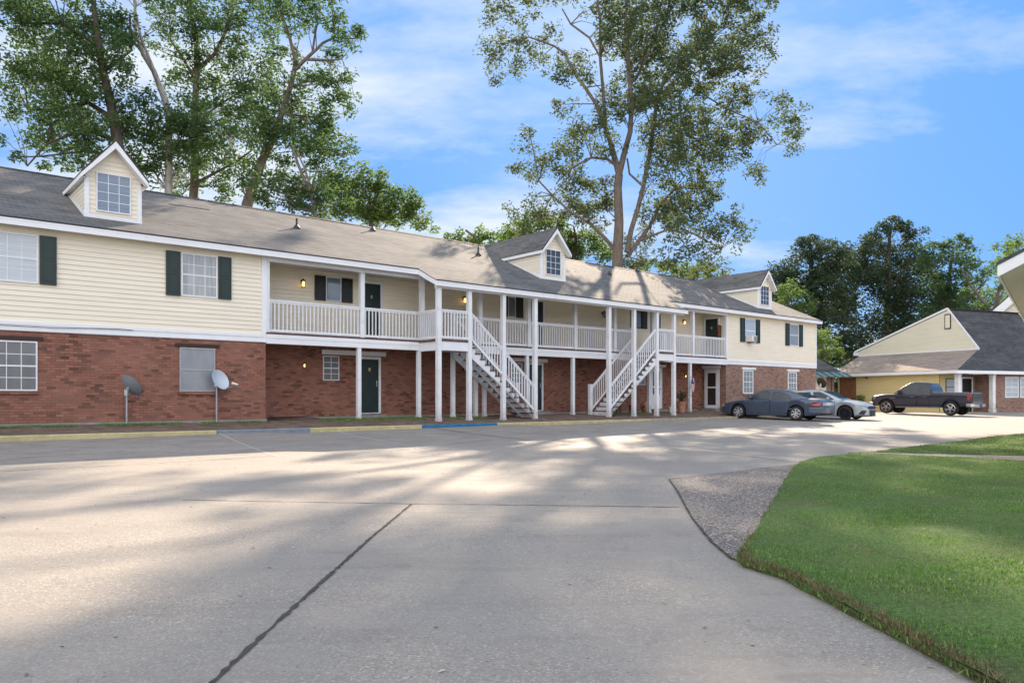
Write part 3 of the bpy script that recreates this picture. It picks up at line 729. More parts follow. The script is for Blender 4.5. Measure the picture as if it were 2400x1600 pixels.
lantern(8.79,4.92,YB); lantern(15.67,4.92,YB); lantern(23.82,4.92,YB,False); lantern(29.94,4.92,YB)
lantern(8.86,2.13,REC,True,True); lantern(15.7,2.13,REC,False,True); lantern(23.9,2.13,REC,False,True); lantern(30.12,2.13,REC,True,True)
# --- balcony deck, posts, rails
DZ=3.06
m=MB(); m.box(SL,SR,-.075,REC,3.0,DZ); part(m,'balcony_deck',M['deckwood'])
m=MB(); m.box(SL,SR,-.09,-.0,2.71,2.998); m.box(SL,SR,-.105,-.09,2.88,2.985); m.box(SL,SR,.0,REC,2.80,2.84); part(m,'deck_band',M['fascia'])
m=MB(); m.box(12.55,14.05,-1.34,-.095,2.99,3.05); part(m,'landing_deck',M['deckwood'])
m=MB(); m.box(24.4,25.75,-1.34,-.095,2.99,3.05); part(m,'landing_deck',M['deckwood'])
for a,b in ((12.6,14.0),(24.45,25.7)):
    m=MB(); m.box(a,b,-1.31,-1.27,2.67,2.985); m.box(a,a+.04,-1.27,-.11,2.67,2.985); m.box(b-.04,b,-1.27,-.11,2.67,2.985); part(m,'landing_band',M['fascia'])
def post(s,y,z0,z1,w=.14):
    m=MB(); h=w/2; m.box(s-h,s+h,y-h,y+h,z0,z1)
    m.box(s-h-.004,s-h+.035,y-h-.004,y-h+.02,z0+.0,z1-.01); m.box(s+h-.035,s+h+.004,y-h-.005,y-h+.02,z0,z1-.01)
    m.box(s-h-.015,s+h+.015,y-h-.015,y+h+.015,z0-.03,z0+.10) if z0<1 else None
    return m.build('post',M['white'],A)
UP=[10.33,12.78,15.44,17.94,20.6,23.11,25.77,28.9]
for s in UP: post(s,.05,DZ-.0,EZ-.3,.15)
for s in (10.18,12.6,14.12,15.19,15.61,17.8,20.42,25.47,28.6): post(s,-.01,.26,2.71,.13)
post(7.0,.03,DZ,EZ-.3,.1)
for s,t in ((12.6,1),(13.93,1),(15.52,1),(17.11,1),(21.31,1),(22.91,1),(24.46,1),(25.68,1)):
    m=MB(); post(s,-1.27,soilz(s,-1.27)-.02,rz(-1.27)-.33,.15)
    m.box(s-.1,s+.1,-1.37,-1.17,rz(-1.27)-.36,rz(-1.27)-.325); m.build('post_cap',M['white'],A)
def rail(p,q,z0=3.13,z1=4.08,sp=.135,w=.036,par=None,name='railing',zq=None,steep=False):
    """balustrade between p=(s,y) and q; zq = (z0,z1) at q for a stair rail"""
    zq=zq or (z0,z1); m=MB(); L=math.hypot(q[0]-p[0],q[1]-p[1]); n=max(2,int(round(L/sp)))
    m.bar((p[0],p[1],z1),(q[0],q[1],zq[1]),.09,.045); m.bar((p[0],p[1],z1-.045),(q[0],q[1],zq[1]-.045),.045,.07)
    m.bar((p[0],p[1],z0),(q[0],q[1],zq[0]),.045,.08)
    for i in range(n):
        t=(i+.5)/n; x=p[0]+(q[0]-p[0])*t; y=p[1]+(q[1]-p[1])*t; a=z0+(zq[0]-z0)*t; b=z1+(zq[1]-z1)*t
        j=random.uniform(-.004,.004)
        m.box(x-w/2+j,x+w/2+j,y-w/2,y+w/2,a+.02,b-.06)
    k=max(1,int(L/1.1))
    if not steep:
        for i in range(k):
            t=(i+.5)/k; x=p[0]+(q[0]-p[0])*t; y=p[1]+(q[1]-p[1])*t; m.box(x-.02,x+.02,y-.02,y+.02,DZ,z0-.03)
    return m.build(name,M['white'],par or A)
Y=.05
for a,b in ((7.05,10.25),(10.41,12.7),(14.3,15.36),(15.52,17.86),(18.02,20.52),(20.68,23.03),(23.19,24.25),(25.85,28.82),(28.98,31.66)): rail((a,Y),(b,Y))
rail((12.62,-.03),(12.62,-1.19)); rail((12.68,-1.27),(13.86,-1.27)); rail((24.53,-1.27),(25.61,-1.27)); rail((25.7,-1.19),(25.7,-.03))
m=MB(); m.box(14.15,14.27,-.02,.1,DZ,4.22); m.box(14.13,14.29,-.04,.12,4.2,4.24); part(m,'newel_post',M['white'])
m=MB(); m.box(24.27,24.39,-.02,.1,DZ,4.22); m.box(24.25,24.41,-.04,.12,4.2,4.24); part(m,'newel_post',M['white'])
# --- stairs
def stair(sTop,sBot,y0,y1,ztop,zbot,n):
    st=MB()
    dirn=1 if sBot>sTop else -1; run=(sBot-sTop)/n; rise=(ztop-zbot)/n
    for y in (y0+.03,y1-.03):
        pts=[(sTop,y-.02,ztop-.04)]
        for i in range(n):
            x=sTop+run*i; z=ztop-rise*(i+1)
            pts.append((x+run*.0,y-.02,z-.045)) if i else pts.append((x,y-.02,z-.045))
            pts.append((x+run,y-.02,z-.045))
        pts=[pts[0]]+pts[1:]
        pts.append((sBot,y-.02,zbot-.02)); pts.append((sBot-run*.9,y-.02,zbot-.02)); pts.append((sTop,y-.02,ztop-rise*1.0-.34))
        st.prism(pts,(0,.04,0))
    ym=(y0+y1)/2
    st.bar((sTop,ym,ztop-.34),(sBot-run,ym,zbot+.02),.04,.2)
    o=st.build('staircase',M['white'],A)
    for i in range(n-1):
        x=sTop+run*i; z=ztop-rise*(i+1); a,b=sorted((x-dirn*.03,x+run)); t=MB(); t.box(a,b,y0-.03,y1+.03,z-.04,z); t.build('tread',M['deckwood'],o)
    # closed risers only near the foot, as weathered boards
    rr=MB()
    for i in range(n-4,n):
        x=sTop+run*i; z=ztop-rise*(i+1); a,b=sorted((x,x+dirn*.02)); rr.box(a,b,y0+.06,y1-.06,z-.0,z+rise-.045)
    rr.build('riser',M['white'],o)
    return o
s1=stair(13.99,17.25,-1.27,-.2,3.02,.24,14)
rail((14.01,-1.27),(15.44,-1.27),3.13,4.06,par=s1,zq=(1.91,2.84),name='stair_railing',steep=True); rail((15.6,-1.27),(17.04,-1.27),1.78,2.71,par=s1,zq=(.55,1.48),name='stair_railing',steep=True)
rail((14.25,-.2),(17.0,-.2),2.95,3.86,par=s1,zq=(.58,1.5),name='stair_railing',steep=True)
s2=stair(24.42,21.2,-1.27,-.2,3.02,.24,14)
rail((24.38,-1.27),(22.99,-1.27),3.13,4.06,par=s2,zq=(1.93,2.86),name='stair_railing',steep=True); rail((22.83,-1.27),(21.39,-1.27),1.79,2.72,par=s2,zq=(.55,1.48),name='stair_railing',steep=True)
rail((24.2,-.2),(21.4,-.2),2.93,3.86,par=s2,zq=(.52,1.45),name='stair_railing',steep=True)
for x in (17.1,21.3):
    m=MB(); m.box(x-.07,x+.07,-.27,-.13,.22,1.56); m.box(x-.085,x+.085,-.285,-.115,1.56,1.59); part(m,'newel_post',M['white'])
# cable sagging along the band board at the left
m=MB(); m.tube([(-8,-.075,2.83),(-3,-.075,2.80),(0,-.075,2.86),(1.3,-.075,2.85),(2.1,-.075,2.9),(2.75,-.075,2.915),(3.1,-.07,2.9)],.008,5); part(m,'cable',M['plastic'])
# --- dormers
def dormer(sc_,yf=.7,hw=.72,zb=6.06,ze=7.28,za=8.18,pane=None):
    """sc_ centre; front wall at yf; side walls run back into the roof slope"""
    d=MB()
    x0,x1=sc_-hw,sc_+hw; zs=ze
    yb=lambda z:(z-EZ)/TP+EY
    # front siding with gable
    z=zb
    while z<za-.12:
        zt=min(z+.127,za-.05)
        w=lambda q: hw if q<ze+.08 else max(.02,hw*(za-.02-q)/(za-.1-ze))
        d.quad((sc_-w(z),yf-.014,z),(sc_+w(z),yf-.014,z),(sc_+w(zt),yf-.001,zt),(sc_-w(zt),yf-.001,zt)); z=zt
    d.poly([(x0,yf,zb),(x1,yf,zb),(x1,yf,ze),(sc_,yf,za),(x0,yf,ze)])
    for x,sg in ((x0,-1),(x1,1)):
        z=zb
        while z<ze:
            zt=min(z+.127,ze); d.quad((x+sg*.014,yf,z),(x+sg*.014,yb(z)+.1,z),(x+sg*.001,yb(zt)+.1,zt),(x+sg*.001,yf,zt)); z=zt
        d.poly([(x,yf,zb),(x,yb(ze)+.2,ze),(x,yf,ze)])
    o=d.build('dormer',M['siding'],A)
    r=MB(); oh=.14; ry=yb(za)+.15; ey=yb(ze-.08)
    for sg in (-1,1):
        e=(sc_+sg*(hw+oh)); zE=ze-.06
        r.prism([(e,yf-.3,zE),(sc_,yf-.3,za+.06),(sc_,ry,za+.06),(e,ey+.15,zE)],(0,0,.035))
    r.build('dormer_roof',M['roof'],o)
    k=MB()
    for sg in (-1,1):
        e=(sc_+sg*(hw+oh+.01)); zE=ze-.06
        k.prism([(e,yf-.31,zE+.005),(sc_,yf-.31,za+.065),(sc_,yf-.31,za+.105),(e,yf-.31,zE+.04)],(0,.05,0))
    k.build('drip_edge',simple('dark_brown_drip_edge',(.045,.02,.02),.5),o)
    t=MB()
    for sg in (-1,1):
        e=(sc_+sg*(hw+oh-.005)); zE=ze-.07
        t.prism([(e,yf-.295,zE),(sc_,yf-.295,za+.05),(sc_,yf-.295,za-.15),(e,yf-.295,zE-.12)],(0,.02,0))
        t.prism([(e,yf-.27,zE-.12),(e,yf-.27,zE+.0),(e,ey+.2,zE+.0),(e,ey-.1,zE-.12)],(-sg*.02,0,0))
        t.quad((e,yf-.28,zE-.1),(sc_+sg*hw,yf-.28,zE-.1),(sc_+sg*hw,ey,zE-.1),(e,ey,zE-.1))
        t.prism([(e-sg*.02,yf-.274,zE-.1),(sc_+sg*.02,yf-.274,za-.13),(sc_+sg*.02,yf-.02,za-.13),(e-sg*.02,yf-.02,zE-.1)],(0,0,.01))
        xx=sc_+sg*hw; a,b=sorted((xx-sg*.1,xx+sg*.018)); t.box(a,b,yf-.032,yf-.001,zb,ze-.12)
        t.prism([(xx+sg*.018,yf-.02,zb-.02),(xx+sg*.018,yf-.02,zb+.12),(xx+sg*.018,yb(ze-.2)+.1,ze-.12),(xx+sg*.018,yb(ze-.2)+.35,ze-.12)],(sg*.012,0,0))
    t.box(x0-.02,x1+.02,yf-.034,yf-.001,zb-.03,zb+.09)
    t.build('dormer_trim',M['fascia'],o)
    wx=sc_-.46
    f=MB(); g=MB(); fw=.035; X0,X1,Z0,Z1=sc_-.45,sc_+.45,zb+.20,zb+1.30
    f.box(X0,X1,yf-.05,yf,Z0,Z0+fw); f.box(X0,X1,yf-.05,yf,Z1-fw,Z1); f.box(X0,X0+fw,yf-.05,yf,Z0+fw,Z1-fw); f.box(X1-fw,X1,yf-.05,yf,Z0+fw,Z1-fw)
    for i in (1,2): x=X0+fw+(X1-X0-2*fw)*i/3; f.box(x-.009,x+.009,yf-.036,yf-.022,Z0+fw,Z1-fw)
    for i in (1,2,3): z=Z0+fw+(Z1-Z0-2*fw)*i/4; f.box(X0+fw,X1-fw,yf-.0355,yf-.022,z-.009,z+.009)
    f.build('window_frame',M['white'],o); g.box(X0+fw,X1-fw,yf-.026,yf,Z0+fw,Z1-fw); g.build('window_pane',pane,o)
    return o
dormer(2.77,pane=M['g_blue']); dormer(19.92,pane=M['g_dark']); dormer(36.5,pane=M['g_dark'])
# ------------------------------------------------------------------ things around the apartment building
def A2(s,y,z): x,Y=l2w(s,y); return (x,Y,z)
def dish(loc,az,el,mat,label,name='satellite_dish',polez=1.3,r=.36,back=None,roll=0):
    t=thing(name,label,'satellite dish',loc,0,'satellite dishes on poles')
    m=MB(); m.tube([(0,0,-.1),(0,0,polez)],.028,10); m.build('pole',M['steel'],t)
    Rm=Matrix.Rotation(az,4,'Z')@Matrix.Rotation(roll,4,'X')@Matrix.Rotation(R(90)-el,4,'Y')
    T=Matrix.Translation((0,0,polez+.1))@Rm   # local +z = boresight
    S1=Matrix.Diagonal((1.0,.82,1,1))
    O=T@Matrix.Translation((0,0,.1))@S1
    m=MB(); prof=[(.001,0)]+[(r*q,.30*r*q*q) for q in (.2,.4,.6,.8,.95,1.0)]; m.lathe(prof,28,O,False)
    m.lathe([(r*1.0,.30*r),(r*1.01,.30*r-.012)],28,O,False); m.lathe([(.001,-.012)]+[(r*q,.30*r*q*q-.012) for q in (.2,.4,.6,.8,.95,1.01)],28,O,False)
    m.build('reflector',mat,t,smooth=True)
    m=MB(); m.lathe([(.05,-.02),(.05,.06),(.03,.1)],10,T); m.box(-.045,.045,-.05,.05,polez-.06,polez+.1)
    m.build('bracket',M['steel'],t)
    m=MB(); a=T@Vector((r*.9,0,.12)); b=T@Vector((r*1.05,0,.62)); m.tube([a,(a+b)/2+T.to_3x3()@Vector((.03,0,0)),b],.013,6); m.build('feed_arm',M['steel'],t)
    m=MB(); dv=(T.to_3x3()@Vector((-.55,0,-.8))).normalized(); m.tube([b-dv*.05,b+dv*.10],.032,10); m.tube([b+dv*.1,b+dv*.13],.045,10); m.build('receiver',M['whiteplastic'],t)
    return t
A_az=TH
dish(A2(2.92,-.12,.3),TH+R(35),R(32),M['dishgrey'],'dark grey satellite dish seen from behind on a pole by the brick wall',polez=.84,roll=R(-22))
d2=dish(A2(5.38,-.12,.3),TH-R(62),R(20),M['dishlight'],'pale grey satellite dish with its face to the lot on a pole below a window',polez=1.10,roll=R(28),r=.315)
m=MB(); m.tube([(.05,0,.78),(.14,.02,.6),(.17,.03,.4),(.1,.03,.2)],.006,5)
dk=[o for o in bpy.data.objects if o.get('category')=='satellite dish'][0]; m.build('cable',M['lintel'],dk)
dish((20.3,50.0,.1),R(40),R(30),M['plastic'],'black satellite dish on a pole behind the pale blue sedan',polez=1.66,r=.38)
# window air conditioner
t=thing('air_conditioner','small window air conditioner sticking out below the right wing upper window','air conditioner',A2(33.78,-.04,3.98),TH)
m=MB(); m.box(-.22,.28,-.34,0,.02,.34); m.build('case',M['whiteplastic'],t,bevel=.01)
m=MB()
for k in range(9): m.box(.283,.287,-.31+k*.033,-.295+k*.033,.05,.31)
for k in range(8): m.box(-.05,.26,-.352,-.341,.05+k*.034,.065+k*.034)
m.build('grille',M['plastic'],t)
m=MB(); m.box(-.36,-.22,-.05,-.0,.02,.36); m.build('filler_panel',M['white'],t)
m=MB(); m.box(-.2,.22,-.2,.0,-.03,.018); m.build('support',M['wood'],t)
# planter with palm
def leafblade(m,base,az,L,droop,w,up=1.0,seg=5):
    p=Vector(base); prev=None
    for i in range(seg+1):
        q=i/seg; r=L*q; z=up*L*q-droop*L*q*q; c=p+Vector((math.cos(az)*r*.7,math.sin(az)*r*.7,z)); ww=w*math.sin(math.pi*min(.98,q*.85+.12))
        sd=Vector((-math.sin(az),math.cos(az),0))*ww
        if prev: m.quad(tuple(prev[0]),tuple(prev[1]),tuple(c-sd),tuple(c+sd))
        prev=(c+sd,c-sd)
t=thing('potted_palm','tall leafy palm in a large terracotta pot between two balcony posts','potted plant',A2(27.35,-.45,soilz(27.35,-.45)+.01),0)
m=MB(); m.lathe([(.13,0),(.15,.02),(.22,.42),(.22,.44),(.25,.44),(.255,.54),(.22,.54),(.2,.48),(.001,.48)],26,cap=False); m.build('pot',M['terracotta'],t,smooth=False)
m=MB()
for k in range(30):
    az=random.uniform(0,6.28); leafblade(m,(0,0,.45+random.uniform(0,.3)),az,random.uniform(.55,1.15),random.uniform(.45,1.2),.03,random.uniform(.9,1.3))
m.tube([(0,0,.45),(.02,.02,.95)],.03,6); m.build('foliage',M['leafC'],t)
t=thing('plant_pot','small white flower pot beside the terracotta planter','flower pot',A2(26.75,-.3,soilz(26.7,-.3)+.01))
m=MB(); m.lathe([(.09,0),(.13,.26),(.14,.26),(.14,.29),(.12,.29),(.11,.25),(.001,.25)],18,cap=False); m.build('pot',M['whiteplastic'],t)
# round clay chiminea-like pot with a mouth
t=thing('clay_pot','round brown clay garden pot with an open mouth by the ground floor wall','pot',A2(26.2,.85,.29))
m=MB(); m.lathe([(.10,0),(.13,.02),(.19,.14),(.21,.26),(.19,.38),(.13,.46),(.11,.50),(.13,.53),(.10,.53),(.08,.48)],24,cap=False); m.build('body',M['terracotta'],t,smooth=True)
m=MB(); m.lathe([(.065,-.02),(.075,.0),(.06,.015)],14,Matrix.Translation((-.06,-.185,.26))@Matrix.Rotation(R(100),4,'X'),True); m.build('mouth',M['lintel'],t)
# low dark bench under the right stair
t=thing('wooden_bench','low dark wooden bench standing under the right staircase','bench',A2(24.6,.7,.29),TH)
m=MB(); 
for k in range(3): m.box(-.55,.55,-.17+k*.12,-.07+k*.12,.36,.39)
m.build('seat',M['wood'],t)
for x in (-.48,.48):
    m=MB(); m.box(x-.03,x+.03,-.15,-.09,0,.36); m.box(x-.03,x+.03,.09,.15,0,.36); m.box(x-.025,x+.025,-.09,.09,.26,.32); m.build('leg',M['wood'],t)
# leaning board on the balcony
t=thing('wooden_board','tall brown wooden board leaning in the corner of the upstairs balcony','board',A2(31.45,.22,DZ),TH)
m=MB(); m.bar((-.08,-.02,0),(.1,.06,1.72),.2,.03,(1,0,0)); m.build('plank',M['wood'],t)
m=MB(); m.bar((-.1,.0,.9),(.0,.04,1.75),.09,.035,(1,0,0)); m.build('crosspiece',simple('reddish_wood',(.20,.06,.045),.6),t)
# scrap board on the soil
t=thing('scrap_board','thin dark board lying on the soil in front of the recessed brick wall','board',A2(8.15,.75,.31),TH)
m=MB(); m.prism([(-.9,-.12,.0),(.3,-.2,.03),(1.0,.05,.0),(.2,.2,.06),(-.7,.12,.05)],(0,0,.02)); m.build('board',M['lintel'],t)
m=MB(); m.bar((-.8,.1,.04),(-.95,.25,.09),.3,.015); m.build('broken_end',M['wood'],t)
# folded flag on a post
t=thing('flag','small striped red white and blue flag hanging folded on a white post','flag',A2(28.5,-.11,1.62),TH)
m=MB(); m.tube([(0,0,.42),(.02,-.16,.30)],.008,6); m.build('flag_pole',M['wood'],t)
fm=[simple('flag_red',(.42,.03,.04),.7,.1,9),simple('flag_white',(.68,.66,.64),.7,.1,9),simple('flag_blue',(.03,.05,.18),.7,.1,9)]
m=MB(); nu,nv=22,13
def fl(u,v): # hanging folded cloth
    return (.01+(.02+.06*(1-v)+.05*math.sin(v*3.1))*math.sin(u*9.4)+.02*math.sin(u*5+v*4)+.03*(u-.5),-.15+.035*math.cos(u*9.4+.6),.30-.62*v-.05*math.sin(u*6))
for i in range(nu):
    for j in range(26):
        m.cur=2 if (j<9 and i<12) else (0 if (i+j//6)%2==0 else 1)
        m.quad(fl(i/nu,j/26),fl((i+1)/nu,j/26),fl((i+1)/nu,(j+1)/26),fl(i/nu,(j+1)/26))
m.build('cloth',fm,t,smooth=True)
# ------------------------------------------------------------------ house to the right (frame B)
PB=R(22.5); OB=(29.7,50.84)
H=thing('yellow_house','low yellow house with charcoal roof, big side gable and brown side door','house',(OB[0],OB[1],0),PB)
Z0=-.05
def part(m,name,mat,parent,**k): return m.build(name,mat,parent,**k)
m=MB(); siding_rows(m,1.2,10.1,0,Z0,2.75,-1,.127,'y'); m.box(.012,.2,1.2,10.1,Z0,2.75); siding_rows(m,0,.01,1.2,Z0,2.7); part(m,'siding_wall',M['siding2'],H)
m=MB(); m.box(0,3.55,1.2,1.4,Z0,2.6); m.box(3.55,9,0,.2,Z0,2.7); m.box(3.55,3.75,.2,1.2,Z0,2.6); m.box(8.8,9,.2,10,Z0,2.7); m.box(0,9,9.9,10.1,Z0,2.7); part(m,'brick_wall',M['brickB'],H)
m=MB(); siding_rows(m,.02,1.9,1.185,Z0,2.6); part(m,'siding_wall',M['siding2'],H)
# lower roofs and main roof
ZE=2.82; gx=3.0; gz_=4.33
m=MB()
def tri(*p): m.prism(p,(0,0,-.06))
tri((-.5,-.5,ZE),(gx,.57,gz_),(gx,10.75,gz_+.02),(-.5,10.2,ZE+.05)); tri((-.5,10.2,ZE+.05),(gx,10.75,gz_+.02),(gx,11.6,ZE))
o=part(m,'side_roof',M['roofT'],H)
m=MB(); tri((-.5,-.5,ZE),(10.6,-.5,ZE),(10.6,.57,gz_),(gx,.57,gz_)); tri((gx,.57,gz_),(10.6,.57,gz_),(10.6,2.9,7.34),(gx,2.9,7.34)); tri((gx,2.9,7.34),(10.6,2.9,7.34),(10.6,11.2,4.68),(gx,11.2,4.68))
part(m,'main_roof',M['roofB'],H)
m=MB(); m.bar((gx,2.9,7.37),(10.6,2.9,7.37),.3,.05); part(m,'ridge_cap',M['ridge'],H)
m=MB()
gp=[(.62,4.36),(10.85,4.36),(11.1,4.62),(2.9,7.25)]
def yl(z): return .62+(z-4.36)*(2.28/2.89)
def yr(z): return min(11.1,2.9+(7.25-z)*(8.2/2.63))
z=4.36
while z<7.2:
    zt=min(z+.127,7.24); m.quad((gx-.016,yr(z),z),(gx-.016,yl(z),z),(gx-.002,yl(zt),zt),(gx-.002,yr(zt),zt)); z=zt
m.poly([(gx,10.85,4.36),(gx,.62,4.36),(gx,2.9,7.25),(gx,11.1,4.62)])
part(m,'gable_wall',M['siding3'],H)
m=MB(); m.bar((gx-.03,.5,4.33),(gx-.03,2.9,7.38),.04,.12,(0,-1,.8)); m.bar((gx-.03,2.9,7.38),(gx-.03,11.25,4.70),.04,.14,(0,.3,1)); m.bar((gx-.04,.5,4.33),(gx-.04,10.8,4.34),.05,.14); m.box(gx-.06,gx,10.9,11.35,4.4,4.66); part(m,'rake_board',M['fascia'],H)
m=MB(); m.box(-.55,10.6,-.55,-.5,ZE-.24,ZE-.03); m.box(-.55,-.5,-.5,10.2,ZE-.22,ZE-.02); m.box(-.5,10.6,-.5,.0,ZE-.24,ZE-.22); m.box(-.5,0,0,10.2,ZE-.24,ZE-.22); part(m,'fascia',M['fascia'],H)
m=MB(); m.box(gx-.05,gx-.02,2.62,3.12,5.9,6.98); o=part(m,'gable_vent',M['lintel'],H); m=MB(); m.box(gx-.065,gx-.045,2.69,3.05,5.98,6.90); m.build('vent_panel',M['siding3'],o)
for x in (.22,3.6):
    m=MB(); m.box(x-.14,x+.14,-.14,.14,Z0,2.58); m.box(x-.17,x+.17,-.17,.17,Z0,.2); m.box(x-.17,x+.17,-.17,.17,2.45,2.57); part(m,'porch_column',M['white'],H)
m=MB(); m.box(-.05,.0,8.3,9.9,Z0,2.5); m.box(-.07,-.05,8.3,9.9,2.42,2.5); o=part(m,'side_door',M['doorbrown'],H); m=MB(); m.box(-.1,-.05,8.45,8.5,.95,1.0); m.build('handle',M['chrome'],o)
m=MB(); m.box(2.13,3.1,1.14,1.2,0,2.3); o=part(m,'front_door',M['blackdoor'],H); m=MB(); m.box(2.03,2.13,1.12,1.2,0,2.4); m.box(3.1,3.2,1.12,1.2,0,2.4); m.box(2.13,3.1,1.12,1.2,2.3,2.4); m.build('door_frame',M['white'],o)
window(H,.55,1.75,1.1,2.3,1.17,1,2,M['g_white'],mat=M['plastic'])
window(H,4.89,6.27,.97,2.42,0,2,4,M['g_white'],fw=.07); window(H,6.45,7.8,.97,2.42,0,2,4,M['g_white'],fw=.07)
m=MB(); m.tube([(-.03,2.4,2.5),(-.03,2.4,1.2)],.03,6); part(m,'downpipe',M['siding2'],H)
m=MB(); m.box(-.12,-.0,7.2,7.35,2.42,2.5); part(m,'security_light',M['blackmetal'],H)
# shrub by its wall
def leafclumps(centers,per,r,size,asp,rng,flat=.8,down=0.0):
    """many leaf quads about clump centres -> vertex array (n,4,3)"""
    C=np.repeat(np.asarray(centers,float),per,axis=0); n=len(C)
    rr=np.repeat(np.asarray(r,float)*np.ones(len(centers)),per)
    d=rng.normal(size=(n,3)); d/=np.linalg.norm(d,axis=1)[:,None]; rad=rng.uniform(.15,1,n)**.6
    P=C+d*(rad*rr)[:,None]*np.array([1,1,flat])
    ax=rng.normal(size=(n,3)); ax[:,2]=ax[:,2]*.5-down; ax/=np.linalg.norm(ax,axis=1)[:,None]
    t=rng.normal(size=(n,3)); t[:,2]*=.8; sd=np.cross(ax,t); sd/=np.maximum(np.linalg.norm(sd,axis=1),1e-6)[:,None]
    L=size*rng.uniform(.6,1.25,n)[:,None]; W=L*asp
    v=np.empty((n,4,3)); v[:,0]=P; v[:,1]=P+ax*L*.45+sd*W*.5; v[:,2]=P+ax*L; v[:,3]=P+ax*L*.45-sd*W*.5
    return v
def quadmesh(name,v,mat,parent=None):
    n=len(v); me=bpy.data.meshes.new(name); me.vertices.add(4*n); me.vertices.foreach_set('co',v.ravel().astype(np.float32)); me.loops.add(4*n)
    me.loops.foreach_set('vertex_index',np.arange(4*n,dtype=np.int32)); me.polygons.add(n); me.polygons.foreach_set('loop_start',np.arange(0,4*n,4,dtype=np.int32))
    me.materials.append(mat); me.update(); o=bpy.data.objects.new(name,me); COL.objects.link(o); o.parent=parent; return o
rng=np.random.default_rng(5)
def B2(x,y,z=0): return (OB[0]+math.cos(PB)*x-math.sin(PB)*y,OB[1]+math.sin(PB)*x+math.cos(PB)*y,z)
t=thing('shrub','small pale green leafy shrub growing against the yellow side wall','shrub',B2(-.45,7.6,-.05))
m=MB()
for k in range(7): m.tube([(0,0,0),(random.uniform(-.2,.2),random.uniform(-.2,.2),.6),(random.uniform(-.35,.35),random.uniform(-.35,.35),1.1)],[.02,.012,.006],5)
m.build('stems',M['barkpale'],t); quadmesh('foliage',leafclumps([(random.uniform(-.3,.3),random.uniform(-.3,.3),random.uniform(.35,1.25)) for _ in range(16)],40,.2,.13,.4,rng),M['leafD'],t)
# --- taller house behind
Cc=thing('far_house','cream gabled house rising behind the charcoal roof','house',(44.4,66.5,-.1),R(-32))
m=MB()
hw=3.4; zc=7.4; pit=.95
z=0
while z<zc+3.6:
    w=hw if z<zc else hw-(z-zc)/pit; w2=hw if z+.127<zc else hw-(z+.127-zc)/pit
    if w2<=0: break
    m.quad((-w,-.014,z),(w,-.014,z),(w2,0,z+.127),(-w2,0,z+.127)); z+=.127
m.box(-hw,hw,.02,9,0,zc); part(m,'siding_wall',M['siding3'],Cc)
m=MB()
for sg in (-1,1): m.prism([(sg*(hw+.4),-.4,zc-.4),(0,-.4,zc+hw*pit),(0,9.4,zc+hw*pit),(sg*(hw+.4),9.4,zc-.4)],(0,0,.1))
part(m,'roof',M['roofB'],Cc)
m=MB()
for sg in (-1,1): m.prism([(sg*(hw+.4),-.38,zc-.42),(0,-.38,zc+hw*pit-.02),(0,-.38,zc+hw*pit-.9),(sg*(hw-.5),-.38,zc-.42)],(0,.05,0))
part(m,'rake_board',M['fascia'],Cc)
# --- outbuilding beyond the right end of the apartments
E_=thing('brick_outbuilding','low brick outbuilding with a green striped metal awning beyond the apartments','building',(0,0,0))
m=MB(); m.box(14,23.75,56,64,-.1,2.55); part(m,'brick_wall',M['brickB'],E_)
m=MB(); m.box(22.2,23.15,55.94,56,-.1,2.5); part(m,'siding_panel',M['siding3'],E_)
m=MB()
m.prism([(13.7,55.7,2.9),(24.1,55.7,2.9),(20.9,60,5.95),(17,60,5.95)],(0,0,-.05)); m.prism([(24.1,55.7,2.9),(24.1,64.3,2.9),(20.9,60,5.95)],(0,0,-.05)); m.prism([(13.7,64.3,2.9),(13.7,55.7,2.9),(17,60,5.95)],(0,0,-.05)); m.prism([(24.1,64.3,2.9),(13.7,64.3,2.9),(17,60,5.95),(20.9,60,5.95)],(0,0,-.05))
part(m,'roof',M['roofB'],E_)
aw=MB(); aw2=MB()
for k in range(16):
    x=20.2+k*.26; (aw if k%2 else aw2).prism([(x,55.72,2.86),(x+.255,55.72,2.86),(x+.255+.25,54.9,2.5),(x+.25,54.9,2.5)],(0,0,-.03))
o=part(aw,'awning',M['awning'],E_); aw2.build('awning_stripes',M['awningpale'],o)
m=MB(); m.tube([(23.25,55.3,-.1),(23.25,55.3,2.6)],.04,6); part(m,'awning_post',M['plastic'],E_)
# --- eaves corner at the right edge
D=thing('right_building','corner of a nearby building with dark roof edge and white fascia at the right edge','building',(7.72,12.0,0),R(-36.2))
# local x = along gable to the right, y = away
m=MB(); e=3.02; pt=.52
m.prism([(-.05,-.05,e+.1),(7,-.05,e+.1+7*pt),(7,13,e+.1+7*pt),(-.05,13,e+.1)],(0,0,.05)); m.prism([(14,-.05,e+.1),(7,-.05,e+.1+7*pt),(7,13,e+.1+7*pt),(14,13,e+.1)],(0,0,.05)); part(m,'roof',M['roofB'],D)
m=MB(); m.prism([(-.04,-.03,e-.08),(7,-.03,e-.08+7*pt),(7,-.03,e+.1+7*pt),(-.04,-.03,e+.1)],(0,.03,0)); m.box(-.04,-.01,0,13,e-.08,e+.1); part(m,'fascia',M['fascia'],D)
m=MB(); m.quad((0,0,e-.06),(7,0,e-.06+7*pt),(7,1.0,e-.06+7*pt),(0,1.0,e-.06)); m.quad((0,1.0,e-.06),(1.0,1.0,e-.06+1.0*pt),(1.0,13,e-.06+1.0*pt),(0,13,e-.06))
part(m,'soffit',M['ceiling'],D)
